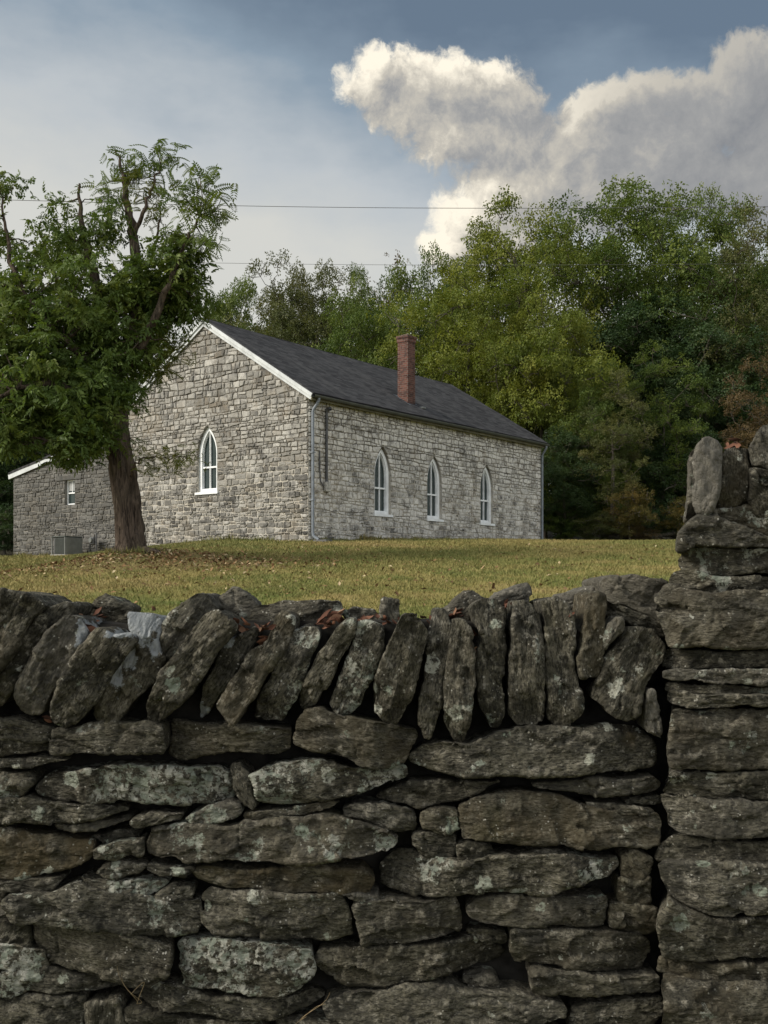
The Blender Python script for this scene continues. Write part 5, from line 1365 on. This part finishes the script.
def density(vec):
    w1 = t.vm('SUBTRACT', t.noise(vec, 9, 3, .5, 0, True), (.5,.5,.5)); w2 = t.vm('SUBTRACT', t.noise(vec, 38, 4, .55, 0, True), (.5,.5,.5))
    vec = t.vm('ADD', vec, t.vm('ADD', t.vm('SCALE', w1, .042), t.vm('SCALE', w2, .020)))
    n1 = t.noise(vec, 13, 8, .58); n2 = t.noise(vec, 70, 5, .65)
    a_ = t.new('ShaderNodeSeparateXYZ'); t.put(a_.inputs[0], vec); ax, ay = a_.outputs[0], a_.outputs[1]
    best = None
    for (px, py, rx, ry) in BLOBS:
        ca, ce = ang(px, py)
        dx = t.m('MULTIPLY', t.m('SUBTRACT', ax, ca), F/rx/1.12); dy = t.m('MULTIPLY', t.m('SUBTRACT', ay, ce), F/ry/1.12)
        d = t.m('SUBTRACT', 1.0, t.m('ADD', t.m('MULTIPLY', dx, dx), t.m('MULTIPLY', dy, dy)))
        if best is None: best = d
        else:
            n = t.new('ShaderNodeMath', operation='SMOOTH_MAX'); t.put(n.inputs[0], best); t.put(n.inputs[1], d); n.inputs[2].default_value = .35; best = n.outputs[0]
    best = t.m('MAXIMUM', best, -1.2)
    return t.m('ADD', best, t.m('ADD', t.m('MULTIPLY', t.m('SUBTRACT', n1, .5), 1.9), t.m('MULTIPLY', t.m('SUBTRACT', n2, .5), 1.35)))
d0 = density(ae)
d1 = density(t.vm('ADD', ae, (-.016, .018, 0)))
mask = t.ss(d0, -.14, .52)
thick = t.ss(d0, .3, 1.9)
lit = t.m('ADD', .44, t.m('MULTIPLY', t.m('SUBTRACT', d0, d1), .50), clamp=True)
lit = t.m('SUBTRACT', lit, t.m('MULTIPLY', thick, .20), clamp=True)
# clouds warm and bright low towards the left, greyer towards the right
warm = t.ss(az, .34, .02); low = t.ss(el, .47, .33)
lit = t.m('ADD', lit, t.m('MULTIPLY', t.m('MULTIPLY', warm, low), .22), clamp=True)
lit = t.m('MULTIPLY', lit, t.m('ADD', .50, t.m('MULTIPLY', warm, .50)))
ccol = t.ramp(lit, [(0,(.185,.195,.212)),(.3,(.275,.277,.278)),(.58,(.44,.415,.365)),(.92,(.80,.74,.62))])
# thin veil over the blue: slate overhead, pale towards the left horizon
eln = t.ss(el, .18, .60); lft = t.ss(az, .20, -.42)
nv = t.noise(t.map(ae, (1,2.2,1)), 3.2, 5, .55); nv2 = t.noise(t.map(ae, (1,1.8,1)), 9, 5, .6)
f = t.m('ADD', t.m('SUBTRACT', t.m('MULTIPLY', eln, 1.10), t.m('MULTIPLY', lft, .44)), t.m('ADD', t.m('MULTIPLY', t.m('SUBTRACT', nv, .5), .75), t.m('MULTIPLY', t.m('SUBTRACT', nv2, .5), .22)))
veil = t.ramp(f, [(.0,(.56,.55,.50)),(.28,(.43,.455,.465)),(.55,(.215,.272,.325)),(.85,(.108,.148,.196))])
nish = t.mix(1, sky.outputs[0], (1,1,1), 'MULTIPLY')
back = t.ss(y, .25, -.35)                                     # behind the camera: unseen bright cloud, added to light the long wall
vs = t.vm('SCALE', veil, K)
base = t.mix(.86, sky.outputs[0], vs)
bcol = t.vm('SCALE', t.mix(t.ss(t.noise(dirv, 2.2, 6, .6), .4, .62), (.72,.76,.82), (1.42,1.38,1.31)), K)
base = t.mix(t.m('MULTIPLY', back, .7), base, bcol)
hor = t.ss(el, .0, -.08)
base = t.mix(hor, base, t.vm('SCALE', (0.05,.055,.04), K))
front = t.ss(y, .1, .3)
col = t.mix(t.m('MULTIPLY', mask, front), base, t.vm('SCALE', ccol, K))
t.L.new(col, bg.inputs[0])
sl_ = bpy.data.lights.new('sun', 'SUN'); sl_.energy = 3.8; sl_.angle = R(24); sl_.color = (1.0,.92,.80)
so = bpy.data.objects.new('sun', sl_); COL.objects.link(so)
dv = Vector((math.sin(SUN_AZ)*math.cos(SUN_EL), math.cos(SUN_AZ)*math.cos(SUN_EL), math.sin(SUN_EL)))
so.rotation_euler = dv.to_track_quat('Z','Y').to_euler(); so.location = (-30, 0, 30)
cam = bpy.data.cameras.new('camera'); co = bpy.data.objects.new('camera', cam); COL.objects.link(co)
co.location = (0,0,EYE); co.rotation_euler = (R(90),0,0)
cam.sensor_fit = 'VERTICAL'; cam.sensor_height = 36; cam.lens = 36*F/1024; cam.shift_y = (HOR-512)/1024
cam.clip_start = .05; cam.clip_end = 2000
SC.camera = co
SC.view_settings.view_transform = 'Standard'; SC.view_settings.look = 'None'; SC.view_settings.exposure = .38; SC.view_settings.gamma = 1
SC.cycles.max_bounces = 6; SC.cycles.diffuse_bounces = 3; SC.cycles.transmission_bounces = 4; SC.cycles.transparent_max_bounces = 4
SC.cycles.use_denoising = True
